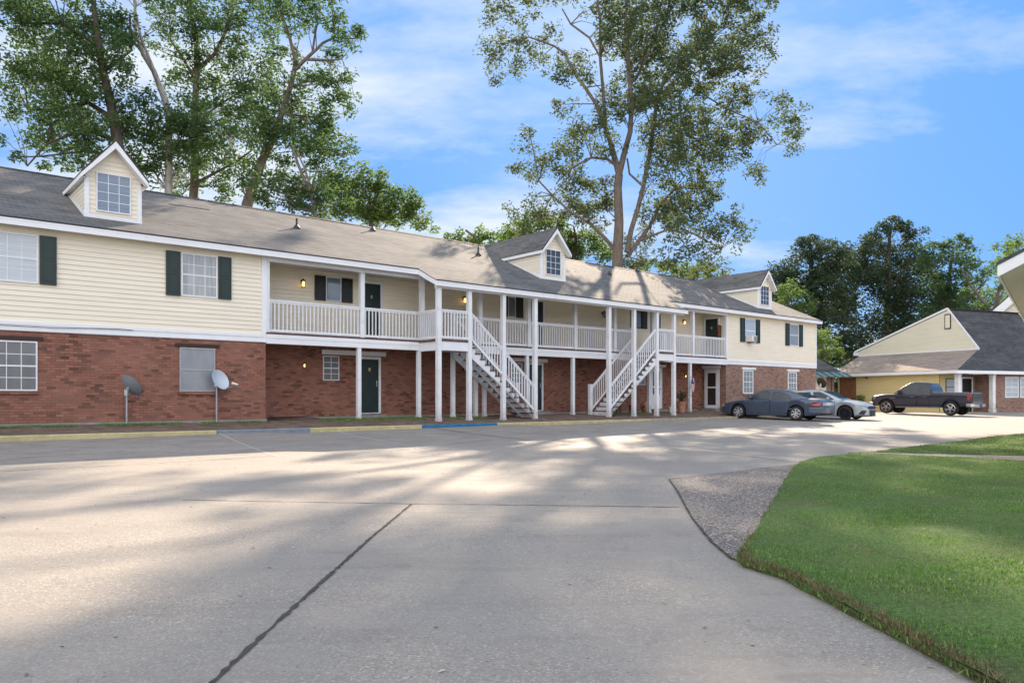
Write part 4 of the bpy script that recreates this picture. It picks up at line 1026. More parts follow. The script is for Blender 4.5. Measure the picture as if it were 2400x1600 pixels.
m=MB(); siding_rows(m,1.0,13.4,1.0,-.4,3.3); m.box(1.01,13.4,1.02,12.4,-.45,3.2); siding_rows(m,1.0,12.4,1.0,-.4,3.3,-1,.127,'y'); m.poly([(1.0,.99,3.3),(13.4,.99,3.3),(7,.99,6.4)]); part(m,'siding_wall',M['siding'],D)
# ------------------------------------------------------------------ power lines
for k,zc in enumerate((8.35,7.0,6.45)):
    m=MB(); pts=[]
    for i in range(25):
        q=i/24; x=6+q*60; pts.append((x,72,zc+((q-.5)**2)*2.4-.02*(x-33)))
    m.tube(pts,.022,4); o=m.build('power_line',M['plastic']); tag(o,'%s of three thin power cables crossing in front of the dark trees'%('highest','middle','lowest')[k],'power line','power lines in front of the trees')
# ------------------------------------------------------------------ vehicles (x forward, origin on the ground midway between the axles)
def wheel(par,x,y,r,rimr,spokes,rim,side,w=.21,dark=False):
    """side +1: outer face towards +y"""
    T=Matrix.Translation((x,y,r))@Matrix.Rotation(-R(90)*side,4,'X')   # local z -> outward
    m=MB(); h=w/2
    m.lathe([(rimr*.99,-h*.9),(r*.93,-h),(r*.985,-h*.75),(r,-h*.35),(r,h*.35),(r*.985,h*.75),(r*.93,h),(rimr*1.02,h*.95),(rimr*.97,h*.7)],36,T,False)
    o=m.build('wheel',M['rubber'],par,smooth=True)
    g=MB(); 
    g.lathe([(rimr*1.0,h*.9),(rimr*.93,h*.93),(rimr*.90,h*.55),(rimr*.88,-h*.5)],36,T,False)
    g.lathe([(.001,h*.86),(rimr*.17,h*.84),(rimr*.24,h*.72),(rimr*.24,h*.3)],20,T,False)
    for k in range(spokes):
        a=2*math.pi*k/spokes+.3
        for da,ww in ((0,1.0),):
            c,s=math.cos(a),math.sin(a); p=T@Vector((c*rimr*.2,s*rimr*.2,h*.66)); q=T@Vector((c*rimr*.93,s*rimr*.93,h*.74))
            g.bar(p,q,rimr*(.30 if spokes>6 else .36),.03,up=(T.to_3x3()@Vector((0,0,1))))
    g.build('rim',rim,o)
    k=MB(); k.lathe([(.001,-h*.2),(rimr*.9,-h*.2)],24,T,False); k.build('brake_disc',M['plastic'],o)
    return o
def vehicle(name,label,loc,fwd,paint,P):
    """fwd = world direction of the nose; P = dimensions and profile"""
    az=math.atan2(fwd[1],fwd[0]); t=thing(name,label,P['cat'],loc,az,None)
    if 'tilt' in P: t.rotation_euler=(0,P['tilt'],az)
    wb=P['wb']; wr=P['r']; ra=P['ra']; xs=[]

    keys=sorted(set([round(k[0],3) for k in P['top']]+[round(k[0],3) for k in P['wid']]))
    lo,hi=P['top'][0][0],P['top'][-1][0]
    n=int((hi-lo)/.06); xs=[lo+(hi-lo)*i/n for i in range(n+1)]
    for wx in (-wb/2,wb/2):
        for k in range(-12,13): xs.append(wx+ra*math.sin(R(k*7.5)))
    xs+= [wx for wx in keys]; xs=sorted(set(round(v,4) for v in xs if lo<=v<=hi))
    f=lambda tab,x: lerp(x,[k[0] for k in tab],[k[1] for k in tab])
    bed=P.get('bed')
    rows=[]
    for x in xs:
        w=f(P['wid'],x); zt=f(P['top'],x); zs=f(P['sho'],x); zb=f(P['bot'],x); fl=zb
        for wx in (-wb/2,wb/2):
            d=abs(x-wx)
            if d<ra: zb=max(zb,wr+math.sqrt(ra*ra-d*d)*1.0)
        zb=min(zb,zs-.03)
        if bed and bed[0]<=x<=bed[1]: ring=[(0,bed[2]),(w-.13,bed[2]),(w-.12,zt),(w-.03,zt)]
        else: ring=[(0,zt),(w*.55,zt-.006),(w*.84,zt-.03-(zt-zs)*.15),(w*.95,zs+(zt-zs)*.25)]
        k=P.get('tuck',.03)
        for tt,ww in ((1,.985),(.93,1.0),(.62,1.0),(.58,.994),(.3,.997),(.08,.985),(0,.965)):
            ring.append((w*ww-(k*(1-tt)**2),zb+(zs-zb)*tt))
        ring+= [(w*.96-.03,zb+.02),(w-.28,zb+.02),(w-.28,fl-.02),(0,fl-.02)]
        rows.append([(x,y,z) for y,z in ring])
    m=MB(); K=len(rows[0])
    for sg in (1,-1):
        n0=len(m.v)
        for r in rows: m.v+=[(x,sg*y,z) for x,y,z in r]
        for i in range(len(rows)-1):
            for j in range(K-1):
                a,b,c,d=n0+i*K+j,n0+(i+1)*K+j,n0+(i+1)*K+j+1,n0+i*K+j+1
                m.f.append((a,b,c,d) if sg<0 else (d,c,b,a)); m.m.append(1 if j>=K-4 else 0)
        for r0,fl_ in ((0,sg>0),(len(rows)-1,sg<0)):
            q=[n0+r0*K+j for j in range(K)]; q=q if fl_ else q[::-1]; m.f.append(tuple(q)); m.m.append(0)
    body=m.build('body',[paint,M['plastic']],t,smooth=False,fixn=True)
    for p in body.data.polygons: p.use_smooth=True
    md=body.modifiers.new('e','EDGE_SPLIT'); md.split_angle=R(38)
    # greenhouse
    G=P['gh']; zr=G['roof']; kk=G['k']; wb_=G['wb']
    lo2,hi2=zr[0][0],zr[-1][0]; n=44; gx_=sorted(set([lo2+(hi2-lo2)*i/n for i in range(n+1)]+[k[0] for k in zr])); zmax=max(k[1] for k in zr)
    def zbase(x): return f(P['sho'],x)-.01
    def ysurf(x,z):
        w=f(wb_,x); return w-(z-zbase(x))*kk-.25*max(0,(z-zbase(x))-.28)**2
    rows=[]
    for x in gx_:
        z1=f(zr,x); z0=zbase(x); h=max(z1-z0,.005); r=[]
        for tt in (0,.25,.5,.72,.86): r.append((ysurf(x,z0+h*tt),z0+h*tt))
        ye=ysurf(x,z0+h*.86); r+= [(ye-.05,z0+h*.95),(ye-.14,z0+h*.985),(ye*.5,z0+h*1.0),(0,z0+h*1.006)]
        rows.append([(x,y,z) for y,z in r])
    m=MB(); K=len(rows[0])
    for sg in (1,-1):
        n0=len(m.v)
        for r in rows: m.v+=[(x,sg*y,z) for x,y,z in r]
        for i in range(len(rows)-1):
            for j in range(K-1):
                a,b,c,d=n0+i*K+j,n0+(i+1)*K+j,n0+(i+1)*K+j+1,n0+i*K+j+1
                m.f.append((d,c,b,a) if sg<0 else (a,b,c,d)); m.m.append(0)
    gh=m.build('roof_cabin',paint,t,smooth=True,fixn=True)
    # front and rear glass follow the roof profile
    def glass(nm,x0,x1,mat,inset=.09,q0=.06,q1=.94):
        m=MB(); N_=8; xx=[x0+(x1-x0)*(q0+(q1-q0)*i/N_) for i in range(N_+1)]; L=[]
        for x in xx:
            z1=f(zr,x); z0=zbase(x); h=max(z1-z0,.005); ye=ysurf(x,z0+h*.86)-inset; L.append([(x,yy*ye,z0+h*(1.006-.03*yy*yy)+.008) for yy in (-1,-.6,0,.6,1)])
        for i in range(N_):
            for j in range(4): m.quad(L[i][j],L[i+1][j],L[i+1][j+1],L[i][j+1])
        return m.build(nm,mat,t,smooth=True,fixn=True)
    glass('windshield',G['ws'][0],G['ws'][1],M['g_car'],G.get('inset',.07)); glass('rear_window',G['rw'][0],G['rw'][1],P.get('rearglass',M['g_car']),G.get('inset',.07))
    for nm,poly in G['side']:
        for sg in (1,-1):
            m=MB(); B=densify(poly,.06); pts=[]
            # fan of thin strips so the pane follows the curve
            xs_=[p[0] for p in poly]; xa,xb=min(xs_),max(xs_); NS=14
            def span(x):
                zz=[]
                for i in range(len(poly)):
                    a=poly[i]; b=poly[(i+1)%len(poly)]
                    if (a[0]-x)*(b[0]-x)<=0 and a[0]!=b[0]: zz.append(a[1]+(b[1]-a[1])*(x-a[0])/(b[0]-a[0]))
                return min(zz),max(zz)
            cols=[]
            for i in range(NS+1):
                x=xa+(xb-xa)*min(max(i/NS,.002),.998); z0,z1=span(x); cols.append([(x,sg*(ysurf(x,z0+(z1-z0)*q)+.006),z0+(z1-z0)*q) for q in (0,.33,.66,1)])
            for i in range(NS):
                for j in range(3): m.quad(cols[i][j],cols[i+1][j],cols[i+1][j+1],cols[i][j+1])
            m.build(nm,P.get('sideglass',M['g_car']),t,smooth=True,fixn=True)
            if G.get('trimmat'):
                m=MB(); loop=[(x,sg*(ysurf(x,z)+.009),z) for x,z in densify(poly,.08)]
                for i in range(len(loop)): m.bar(loop[i],loop[(i+1)%len(loop)],.014,.014)
                m.build('window_trim',G['trimmat'],t)
    # body-side details
    def side(x,z,out=.0): return f(P['wid'],x)-(P.get('tuck',.03)*(1-min(1,max(0,(z-.2)/(f(P['sho'],x)-.2))))**2)+out
    for (xa,xb,zlo,zhi) in P['doors']:
        for sg in (1,-1):
            m=MB(); L=[(xa,zhi),(xa,zlo),(xb,zlo),(xb,zhi)]; pts=[(x,sg*side(x,z,.001),z) for x,z in densify(L,.15,0,False)+[L[-1]]]
            for i in range(len(pts)-1): m.bar(pts[i],pts[i+1],.012,.008)
            d=m.build('door_seam',M['plastic'],t)
            hx=xa+.14; hz=P['hz']; m=MB(); m.bar((hx,sg*side(hx,hz,.02),hz),(hx+.17,sg*side(hx+.17,hz,.02),hz),.03,.035); m.build('door_handle',P['handle'],t)
    for (x,z) in (P['mirror'],):
        for sg in (1,-1):
            m=MB(); y=side(x,z,.0)-.05; m.lathe([(.02,-.11),(.075,-.09),(.085,0),(.075,.09),(.02,.11)],12,Matrix.Translation((x,sg*(y+.15),z+.05))@Matrix.Rotation(R(90),4,'X')@Matrix.Diagonal((.75,1.0*P.get('mh',.8),1,1))); m.bar((x,sg*(y),z),(x,sg*(y+.1),z+.03),.06,.04); m.build('wing_mirror',P.get('mirmat',paint),t,smooth=True)
    for wx in (-wb/2,wb/2):
        for sg in (1,-1): wheel(t,wx,sg*(f(P['wid'],wx)-.115-.01),wr,P['rim'],P['spokes'],P['rimmat'],sg,P.get('tw',.21))
    t_s=side
    return t,side,f
def patchpanel(t,name,mat,pts,th=.02):
    """small shaped lamp/plate: outline of 3D points, thickened along its normal"""
    a,b,c=[Vector(p) for p in pts[:3]]; n=(b-a).cross(c-a).normalized()*th
    m=MB(); m.prism([tuple(Vector(p)-n*.5) for p in pts],n); return m.build(name,mat,t,bevel=.004)
M['red']=simple('red_lens',(.30,.012,.015),.15,.2,14,.02,coat=1)
M['clear']=simple('clear_lens',(.42,.44,.46),.08,.3,14,.02,coat=1)
M['amber']=simple('amber_lens',(.55,.2,.04),.15,.1,14,.02,coat=1)
M['alloy']=simple('silver_alloy',(.55,.56,.58),.28,.06,8,.02,metal=.7)
M['darkalloy']=simple('dark_alloy',(.03,.031,.035),.3,.1,8,.02,metal=.5)
blue=carpaint('slate_blue_paint',(.048,.068,.11)); pale=carpaint('pale_grey_blue_paint',(.34,.39,.43)); blk=carpaint('dark_navy_black_paint',(.014,.018,.036))
# --- slate blue saloon
P=dict(cat='car',wb=2.76,r=.325,ra=.385,rear=2.45,
 top=[(-2.5,.72),(-2.46,.93),(-2.3,1.0),(-1.9,1.03),(-1.5,1.03),(-.9,1.0),(.6,.98),(1.0,.97),(1.5,.90),(2.0,.79),(2.3,.68),(2.43,.58),(2.48,.48)],
 sho=[(-2.5,.70),(-2.46,.86),(-2.0,.93),(-1.2,.94),(0,.92),(.9,.90),(1.5,.82),(2.0,.71),(2.3,.61),(2.48,.45)],
 bot=[(-2.5,.36),(-2.4,.30),(-1.9,.24),(-1.2,.20),(1.2,.19),(1.9,.20),(2.4,.26),(2.48,.32)],
 wid=[(-2.5,.66),(-2.44,.80),(-2.2,.88),(-1.6,.915),(0,.925),(1.3,.92),(1.8,.88),(2.15,.79),(2.38,.62),(2.48,.42)],
 gh=dict(roof=[(-1.98,.98),(-1.7,1.09),(-1.3,1.25),(-.95,1.36),(-.6,1.405),(-.1,1.415),(.2,1.39),(.45,1.30),(.8,1.13),(1.12,.97)],k=.42,
   wb=[(-1.98,.62),(-1.5,.80),(-.8,.87),(.7,.87),(1.12,.76)],ws=(1.05,.3),rw=(-1.9,-.95),trimmat=None,
   side=[('front_side_window',[(-.10,.95),(-.14,1.29),(.10,1.325),(.34,1.26),(.66,1.10),(.86,.985),(.84,.95)]),('rear_side_window',[(-.20,.95),(-.25,1.29),(-.55,1.28),(-.85,1.215),(-1.05,1.12),(-1.13,1.03),(-1.10,.96)])]),
 doors=[(-.17,.92,.30,.92),(-1.12,-.19,.34,.92)],hz=.80,handle=blue,mirror=(.72,.96),rim=.215,spokes=7,rimmat=M['alloy'])
# chrome-ish light trim round the side glass
P['gh']['trimmat']=simple('window_surround',(.10,.13,.18),.25,.1,5,.02,metal=.5)
def placecar(rwx,rwy,dirx,diry,wb): L=math.hypot(dirx,diry); dx,dy=dirx/L,diry/L; return (rwx+dx*wb/2,rwy+dy*wb/2),(dx,dy)
# visible wheels belong to the near side; shift the centre half a track away from the viewer
(fx,fy),fd=placecar(12.84,34.3,-.74,.67,2.76)
nxl,nyl=fd[1],-fd[0]      # right-hand side of the car
cx,cy=fx-(-nxl)*0+nxl*.8,fy+nyl*.8
zc=gw(cx,cy)
t1,sd,f=vehicle('blue_sedan','slate blue rounded older saloon parked nose in with silver seven spoke wheels',(cx,cy,zc+.0),fd,blue,P|{'tilt':-R(1.0)})
for sg in (1,-1):
    patchpanel(t1,'taillight',M['red'],[(-2.05,sg*.915,.72),(-2.08,sg*.915,.80),(-2.2,sg*.895,.845),(-2.40,sg*.835,.85),(-2.48,sg*.76,.84),(-2.495,sg*.72,.70),(-2.4,sg*.84,.69),(-2.2,sg*.90,.69)],.03)
    patchpanel(t1,'headlight',M['clear'],[(2.1,sg*.80,.60),(2.2,sg*.77,.66),(2.36,sg*.62,.62),(2.42,sg*.52,.54),(2.36,sg*.64,.50)],.03)
    m=MB(); m.bar((-1.25,sg*sd(-1.25,.52,.012),.52),(-.2,sg*sd(-.2,.52,.012),.52),.02,.05); m.bar((-.15,sg*sd(-.15,.52,.012),.52),(1.0,sg*sd(1,.52,.012),.52),.02,.05); m.build('side_moulding',blue,t1)
patchpanel(t1,'reverse_lights',M['clear'],[(-2.505,.68,.70),(-2.5,.68,.84),(-2.5,-.68,.84),(-2.505,-.68,.70)],.02)
m=MB(); m.prism([(-2.36,-.86,.34),(-2.50,-.74,.34),(-2.58,-.5,.34),(-2.60,0,.34),(-2.58,.5,.34),(-2.50,.74,.34),(-2.36,.86,.34),(-1.95,.92,.34),(-1.95,-.92,.34)],(0,0,.28)); m.build('rear_bumper',blue,t1,bevel=.04)
m=MB(); m.box(-2.62,-2.6,-.26,.26,.66,.80) if False else m.box(-2.535,-2.51,-.26,.26,.70,.835); m.build('licence_plate',M['plate'],t1)
m=MB(); m.tube([(-2.62,-.55,.28),(-2.3,-.55,.28)],.03,8); m.build('exhaust',M['steel'],t1)
# --- pale grey blue sedan, nose out
P=dict(cat='car',wb=2.74,r=.325,ra=.39,
 top=[(-2.25,.75),(-2.2,1.02),(-1.9,1.06),(-1.4,1.06),(0,.98),(.9,.97),(1.3,.95),(1.8,.87),(2.15,.76),(2.28,.66),(2.34,.5)],
 sho=[(-2.25,.70),(-2.2,.90),(-1.5,.96),(0,.90),(.9,.88),(1.5,.85),(2.0,.74),(2.2,.66),(2.34,.46)],
 bot=[(-2.25,.32),(-1.9,.24),(-1.2,.18),(1.2,.17),(1.9,.17),(2.34,.2)],
 wid=[(-2.25,.70),(-2.1,.82),(-1.6,.89),(0,.895),(1.4,.90),(1.9,.87),(2.15,.76),(2.28,.62),(2.34,.48)],
 gh=dict(roof=[(-2.0,1.0),(-1.6,1.15),(-1.2,1.30),(-.7,1.39),(-.2,1.41),(.2,1.38),(.6,1.22),(.9,1.08),(1.15,.96)],k=.42,
   wb=[(-2.0,.62),(-1.4,.80),(-.6,.85),(.7,.85),(1.15,.74)],ws=(1.1,.22),rw=(-1.9,-1.1),
   side=[('front_side_window',[(-.16,.93),(-.2,1.30),(.14,1.31),(.5,1.15),(.84,.97),(.80,.93)]),('rear_side_window',[(-.24,.93),(-.28,1.30),(-.8,1.27),(-1.3,1.12),(-1.35,1.02),(-1.1,.95)])]),
 doors=[(-.2,.9,.26,.9),(-1.15,-.22,.30,.9)],hz=.80,handle=pale,mirror=(.62,.95),rim=.235,spokes=10,rimmat=M['darkalloy'],sideglass=M['g_cartint'],cat2=1)
fd=(.74,-.67); L=math.hypot(*fd); fd=(fd[0]/L,fd[1]/L)
nx_,ny_=fd[1],-fd[0]   # right side
fwx,fwy=15.75,35.9
cx,cy=fwx-fd[0]*1.37-nx_*.8,fwy-fd[1]*1.37-ny_*.8
t2,sd,f=vehicle('grey_sedan','pale grey blue sedan with dark wheels parked nose out behind the slate blue car',(cx,cy,gw(cx,cy)+.0),fd,pale,P|{'tilt':R(1.0)})
for sg in (1,-1):
    patchpanel(t2,'headlight',M['clear'],[(1.72,sg*.90,.70),(1.75,sg*.895,.745),(2.1,sg*.80,.70),(2.27,sg*.64,.665),(2.29,sg*.60,.62),(2.12,sg*.80,.65)],.03)
    patchpanel(t2,'side_marker',M['amber'],[(1.70,sg*.905,.70),(1.72,sg*.905,.745),(1.82,sg*.895,.735),(1.80,sg*.895,.69)],.035)
    patchpanel(t2,'air_inlet',M['plastic'],[(1.98,sg*.865,.30),(2.14,sg*.79,.46),(2.28,sg*.64,.46),(2.20,sg*.75,.28)],.03)
    patchpanel(t2,'taillight',M['red'],[(-2.0,sg*.84,.86),(-2.2,sg*.76,.94),(-2.24,sg*.55,.94),(-2.25,sg*.55,.82),(-2.2,sg*.77,.82)],.03)
patchpanel(t2,'grille',M['plastic'],[(2.30,-.58,.64),(2.355,-.3,.66),(2.365,.3,.66),(2.30,.58,.64),(2.33,.55,.56),(2.375,.2,.54),(2.375,-.2,.54),(2.33,-.55,.56)],.03)
patchpanel(t2,'lower_grille',M['plastic'],[(2.34,-.48,.46),(2.385,-.2,.46),(2.385,.2,.46),(2.34,.48,.46),(2.32,.52,.24),(2.37,.2,.24),(2.37,-.2,.24),(2.32,-.52,.24)],.04)
m=MB(); m.box(1.55,1.6,-.03,.03,1,1) if False else m.prism([(2.0,-.85,.19),(2.28,-.66,.19),(2.40,-.3,.19),(2.40,.3,.19),(2.28,.66,.19),(2.0,.85,.19),(1.85,.87,.19),(1.85,-.87,.19)],(0,0,.05)); m.build('front_splitter',M['plastic'],t2)
m=MB()
for sg in (1,): m.bar((.75,-.35,1.13),(.35,-.1,1.26),.02,.01)
m.build('wiper',M['plastic'],t2)
# --- pickup
P=dict(cat='pickup truck',wb=3.57,r=.40,ra=.475,tuck=.04,bed=(-2.72,-.78,.80),
 top=[(-2.86,1.26),(-2.8,1.32),(-.76,1.32),(-.74,1.22),(1.15,1.22),(1.5,1.22),(2.2,1.18),(2.6,1.10),(2.72,.98),(2.76,.7)],
 sho=[(-2.86,1.22),(-.8,1.26),(-.7,1.18),(1.2,1.17),(1.9,1.13),(2.5,1.02),(2.72,.92),(2.76,.66)],
 bot=[(-2.86,.60),(-2.5,.55),(-1.2,.47),(1.2,.45),(2.0,.47),(2.5,.50),(2.76,.56)],
 wid=[(-2.86,.95),(-2.7,.985),(0,.985),(2.2,.985),(2.5,.93),(2.7,.80),(2.76,.74)],
 gh=dict(roof=[(-.80,1.20),(-.74,1.60),(-.62,1.85),(-.4,1.90),(.3,1.925),(.55,1.88),(.8,1.72),(1.1,1.48),(1.42,1.21)],k=.27,
   wb=[(-.80,.90),(1.0,.90),(1.42,.84)],ws=(1.36,.62),rw=(-.79,-.66),inset=.1,
   side=[('front_side_window',[(.10,1.23),(.08,1.80),(.42,1.80),(.72,1.64),(1.10,1.34),(1.08,1.23)]),('rear_side_window',[(-.02,1.23),(-.04,1.79),(-.50,1.76),(-.56,1.60),(-.58,1.27)])]),
 doors=[(.04,1.22,.52,1.16),(-.64,.02,.52,1.16)],hz=1.03,handle=M['chrome'],mirror=(1.0,1.26),mh=1.5,mirmat=M['plastic'],rim=.27,spokes=5,rimmat=M['chrome'],tw=.27,sideglass=M['g_car'],rearglass=M['g_cartint'])
(fx,fy),fd=placecar(25.13,43.51,-.66,.75,3.57)
nxl,nyl=fd[1],-fd[0]; cx,cy=fx+nxl*.87,fy+nyl*.87
t3,sd,f=vehicle('pickup_truck','dark navy pickup truck with chrome wheels and bumper parked by the yellow house',(cx,cy,gw(cx,cy)+.02),fd,blk,P|{'tilt':-R(1.1)})
for sg in (1,-1):
    patchpanel(t3,'taillight',M['red'],[(-2.66,sg*.995,.88),(-2.66,sg*.995,1.24),(-2.87,sg*.945,1.24),(-2.875,sg*.87,1.24),(-2.875,sg*.87,.88),(-2.87,sg*.945,.88)],.025)
    patchpanel(t3,'headlight',M['clear'],[(2.5,sg*.935,.86),(2.45,sg*.945,1.0),(2.68,sg*.83,.97),(2.75,sg*.72,.93),(2.76,sg*.70,.80)],.03)
    m=MB(); m.bar((-1.2,sg*.99,.44),(1.2,sg*.99,.42),.08,.06); m.build('side_step',M['chrome'],t3)
m=MB(); m.box(-2.885,-2.86,-.80,.80,.74,1.27); m.box(-2.895,-2.885,-.12,.12,1.13,1.19); m.build('tailgate',blk,t3,bevel=.01)
m=MB(); m.prism([(-2.84,-.98,.52),(-3.02,-.92,.52),(-3.06,-.4,.52),(-3.06,.4,.52),(-3.02,.92,.52),(-2.84,.98,.52),(-2.6,.99,.52),(-2.6,-.99,.52)],(0,0,.17)); m.build('rear_bumper',M['chrome'],t3,bevel=.02)
m=MB(); m.box(-3.075,-3.06,-.17,.17,.53,.67); m.build('licence_plate',simple('dark_blue_plate',(.03,.05,.12),.4),t3)
m=MB(); m.prism([(2.55,-.97,.42),(2.86,-.8,.42),(2.93,-.3,.42),(2.93,.3,.42),(2.86,.8,.42),(2.55,.97,.42)],(0,0,.24)); m.build('front_bumper',M['chrome'],t3,bevel=.03)
m=MB(); m.prism([(2.74,-.62,.72),(2.80,-.3,.70),(2.80,.3,.70),(2.74,.62,.72),(2.72,.62,1.04),(2.74,.3,1.06),(2.74,-.3,1.06),(2.72,-.62,1.04)],(.04,0,0)); m.build('grille',M['chrome'],t3)
m=MB()
for sg in (1,-1): m.bar((-2.8,sg*.93,1.33),(-.8,sg*.93,1.33),.1,.02)
m.build('bed_rail_cap',simple('pale_bed_cap',(.35,.36,.36),.4),t3)
# badge on front door (three short blocks, unreadable at this distance)
m=MB()
for sg in (1,):
    for k in range(4): m.box(1.25+k*.075,1.305+k*.075,sg*.99,sg*1.0,.93,.985)
m.build('badge',M['chrome'],t3)
TR={}
TR['pecan']=(7.8,56.0,[[(0.0,0.4,0.69),(-0.0,8.3,0.53),(0.0,11.4,0.47),(0.1,13.9,0.39),(0.0,16.4,0.36),(0.1,17.4,0.35)],[(0.1,17.4,0.28),(-0.5,19.9,0.22),(-0.9,21.3,0.19),(-1.5,23.0,0.16),(-2.3,24.3,0.14),(-3.2,25.6,0.13),(-3.8,27.0,0.11),(-4.6,27.6,0.09),(-6.5,28.4,0.06)],[(-0.8,21.3,0.16),(-1.1,23.4,0.14),(-1.4,25.6,0.13),(-1.5,27.8,0.11),(-1.9,29.6,0.09),(-2.3,31.5,0.06)],[(-1.4,25.6,0.09),(-2.1,27.4,0.09),(-3.4,28.9,0.08),(-4.0,30.3,0.06)],[(0.1,17.4,0.28),(0.5,19.0,0.25),(0.9,20.5,0.22),(1.0,22.7,0.19),(0.8,24.9,0.17),(0.7,27.1,0.16),(0.5,29.0,0.13),(0.9,31.5,0.09)],[(0.9,24.0,0.13),(1.7,25.2,0.11),(2.3,26.5,0.09),(3.1,28.1,0.09),(4.0,30.0,0.08)],[(0.7,11.7,0.25),(1.0,13.3,0.22),(1.5,14.9,0.2),(2.0,16.7,0.19),(2.5,19.3,0.19),(2.8,21.2,0.17),(3.1,23.4,0.16),(3.6,24.6,0.14),(5.1,26.2,0.13),(6.7,27.8,0.09),(8.0,29.0,0.06)],[(3.1,23.4,0.13),(4.8,25.2,0.09),(7.3,26.2,0.08),(9.8,26.5,0.06)],[(2.8,21.2,0.11),(4.8,22.4,0.09),(6.4,24.3,0.08),(8.6,23.0,0.06),(11.1,22.1,0.05),(12.7,20.5,0.03)],[(0.7,11.4,0.19),(1.7,12.7,0.17),(2.6,13.9,0.16),(3.6,15.8,0.13),(4.8,17.1,0.11),(6.7,17.7,0.08)],[(1.7,12.7,0.13),(3.6,13.3,0.09),(5.4,13.0,0.08),(7.3,11.7,0.05)],[(-0.2,11.9,0.19),(-1.0,12.7,0.16),(-2.1,13.6,0.13),(-3.7,14.5,0.09),(-4.9,15.5,0.08),(-5.9,16.4,0.06),(-6.2,18.0,0.05),(-6.5,19.3,0.03)],[(-0.0,18.0,0.14),(-0.8,18.5,0.13),(-2.0,18.5,0.11),(-3.4,17.7,0.08),(-4.6,16.4,0.05)],[(2.0,16.7,0.11),(1.0,17.7,0.09),(0.9,19.0,0.08)]],[(-7.8,28.7,1.9,1.6),(-9.0,28.4,1.1,1.7),(-9.0,26.8,0.9,0.6),(-5.7,29.6,1.9,1.4),(-4.3,30.0,1.6,1.3),(-1.2,30.7,1.1,0.8),(0.7,30.3,2.2,1.9),(3.6,30.3,2.5,1.9),(6.4,30.0,2.5,1.9),(9.2,29.6,2.2,1.9),(10.6,28.1,1.1,1.7),(8.0,27.8,2.2,1.6),(-3.4,27.3,1.3,0.9),(-1.3,26.0,0.6,0.8),(-6.5,27.3,1.6,0.7),(-3.2,23.8,1.1,1.1),(-4.3,23.5,0.9,0.6),(-3.8,22.1,1.1,0.7),(-2.6,21.6,1.3,0.8),(-0.2,26.8,1.4,1.9),(2.6,27.3,1.9,1.6),(5.1,28.1,2.5,1.9),(3.6,25.2,1.9,1.4),(6.1,25.6,2.2,1.6),(9.2,25.6,1.7,1.6),(0.1,24.3,1.3,1.3),(1.7,23.5,1.4,1.3),(4.5,23.5,2.2,1.3),(7.6,23.4,2.2,1.4),(10.2,24.0,1.4,1.3),(12.2,21.3,1.6,1.3),(13.0,20.2,0.9,1.3),(11.1,22.3,1.3,0.9),(10.2,20.8,1.4,0.9),(11.4,18.3,1.2,0.7),(9.4,19.4,0.9,0.8),(-0.2,21.8,1.3,1.1),(1.7,21.2,1.3,1.1),(3.9,21.2,1.9,1.4),(6.4,20.8,2.2,1.6),(8.6,21.2,1.4,1.1),(2.9,19.0,1.9,1.4),(5.4,18.3,2.5,1.6),(7.6,17.7,1.4,1.1),(-2.1,19.9,1.6,1.2),(-0.5,19.3,1.1,0.9),(-3.4,18.6,1.3,0.9),(-6.7,19.3,0.9,0.9),(-7.3,18.3,0.7,0.9),(-6.2,17.2,0.7,0.9),(-4.3,17.1,1.6,1.1),(-2.4,17.1,1.7,1.2),(-1.2,16.0,1.2,0.9),(-5.9,15.5,1.3,0.8),(-7.3,15.0,0.9,0.7),(-4.0,15.2,1.9,1.1),(-1.8,14.5,1.4,1.0),(-6.8,13.6,1.2,0.8),(2.9,16.7,1.7,1.2),(5.4,16.1,2.2,1.3),(4.2,19.9,2.2,1.6),(6.7,19.0,1.9,1.4),(4.8,24.6,2.2,1.6),(7.3,28.4,2.2,1.6),(4.8,17.1,1.9,1.6),(3.6,22.4,1.9,1.4),(-2.1,16.4,1.9,1.3),(-3.4,20.2,0.8,0.8),(-0.8,17.1,0.9,0.9),(6.1,11.4,1.3,0.8),(2.3,12.2,1.3,0.9),(1.4,26.8,1.6,1.6),(2.6,28.4,1.6,1.4),(0.3,28.5,1.4,1.3),(1.7,25.6,1.6,1.1),(3.6,31.2,2.2,1.4),(1.7,31.2,0.9,0.9),(5.8,31.5,2.5,1.4),(3.9,33.4,2.5,1.3),(8.0,16.4,0.9,0.9),(3.6,14.9,1.9,1.1),(6.1,14.5,1.7,1.1),(8.0,14.5,0.6,0.6),(2.3,13.3,1.4,0.9),(4.8,12.8,1.9,1.0),(7.0,12.2,1.3,1.1),(1.5,11.4,0.9,0.9),(3.2,11.1,1.7,0.9),(5.8,10.6,1.6,0.8),(7.6,10.5,0.6,0.7)])
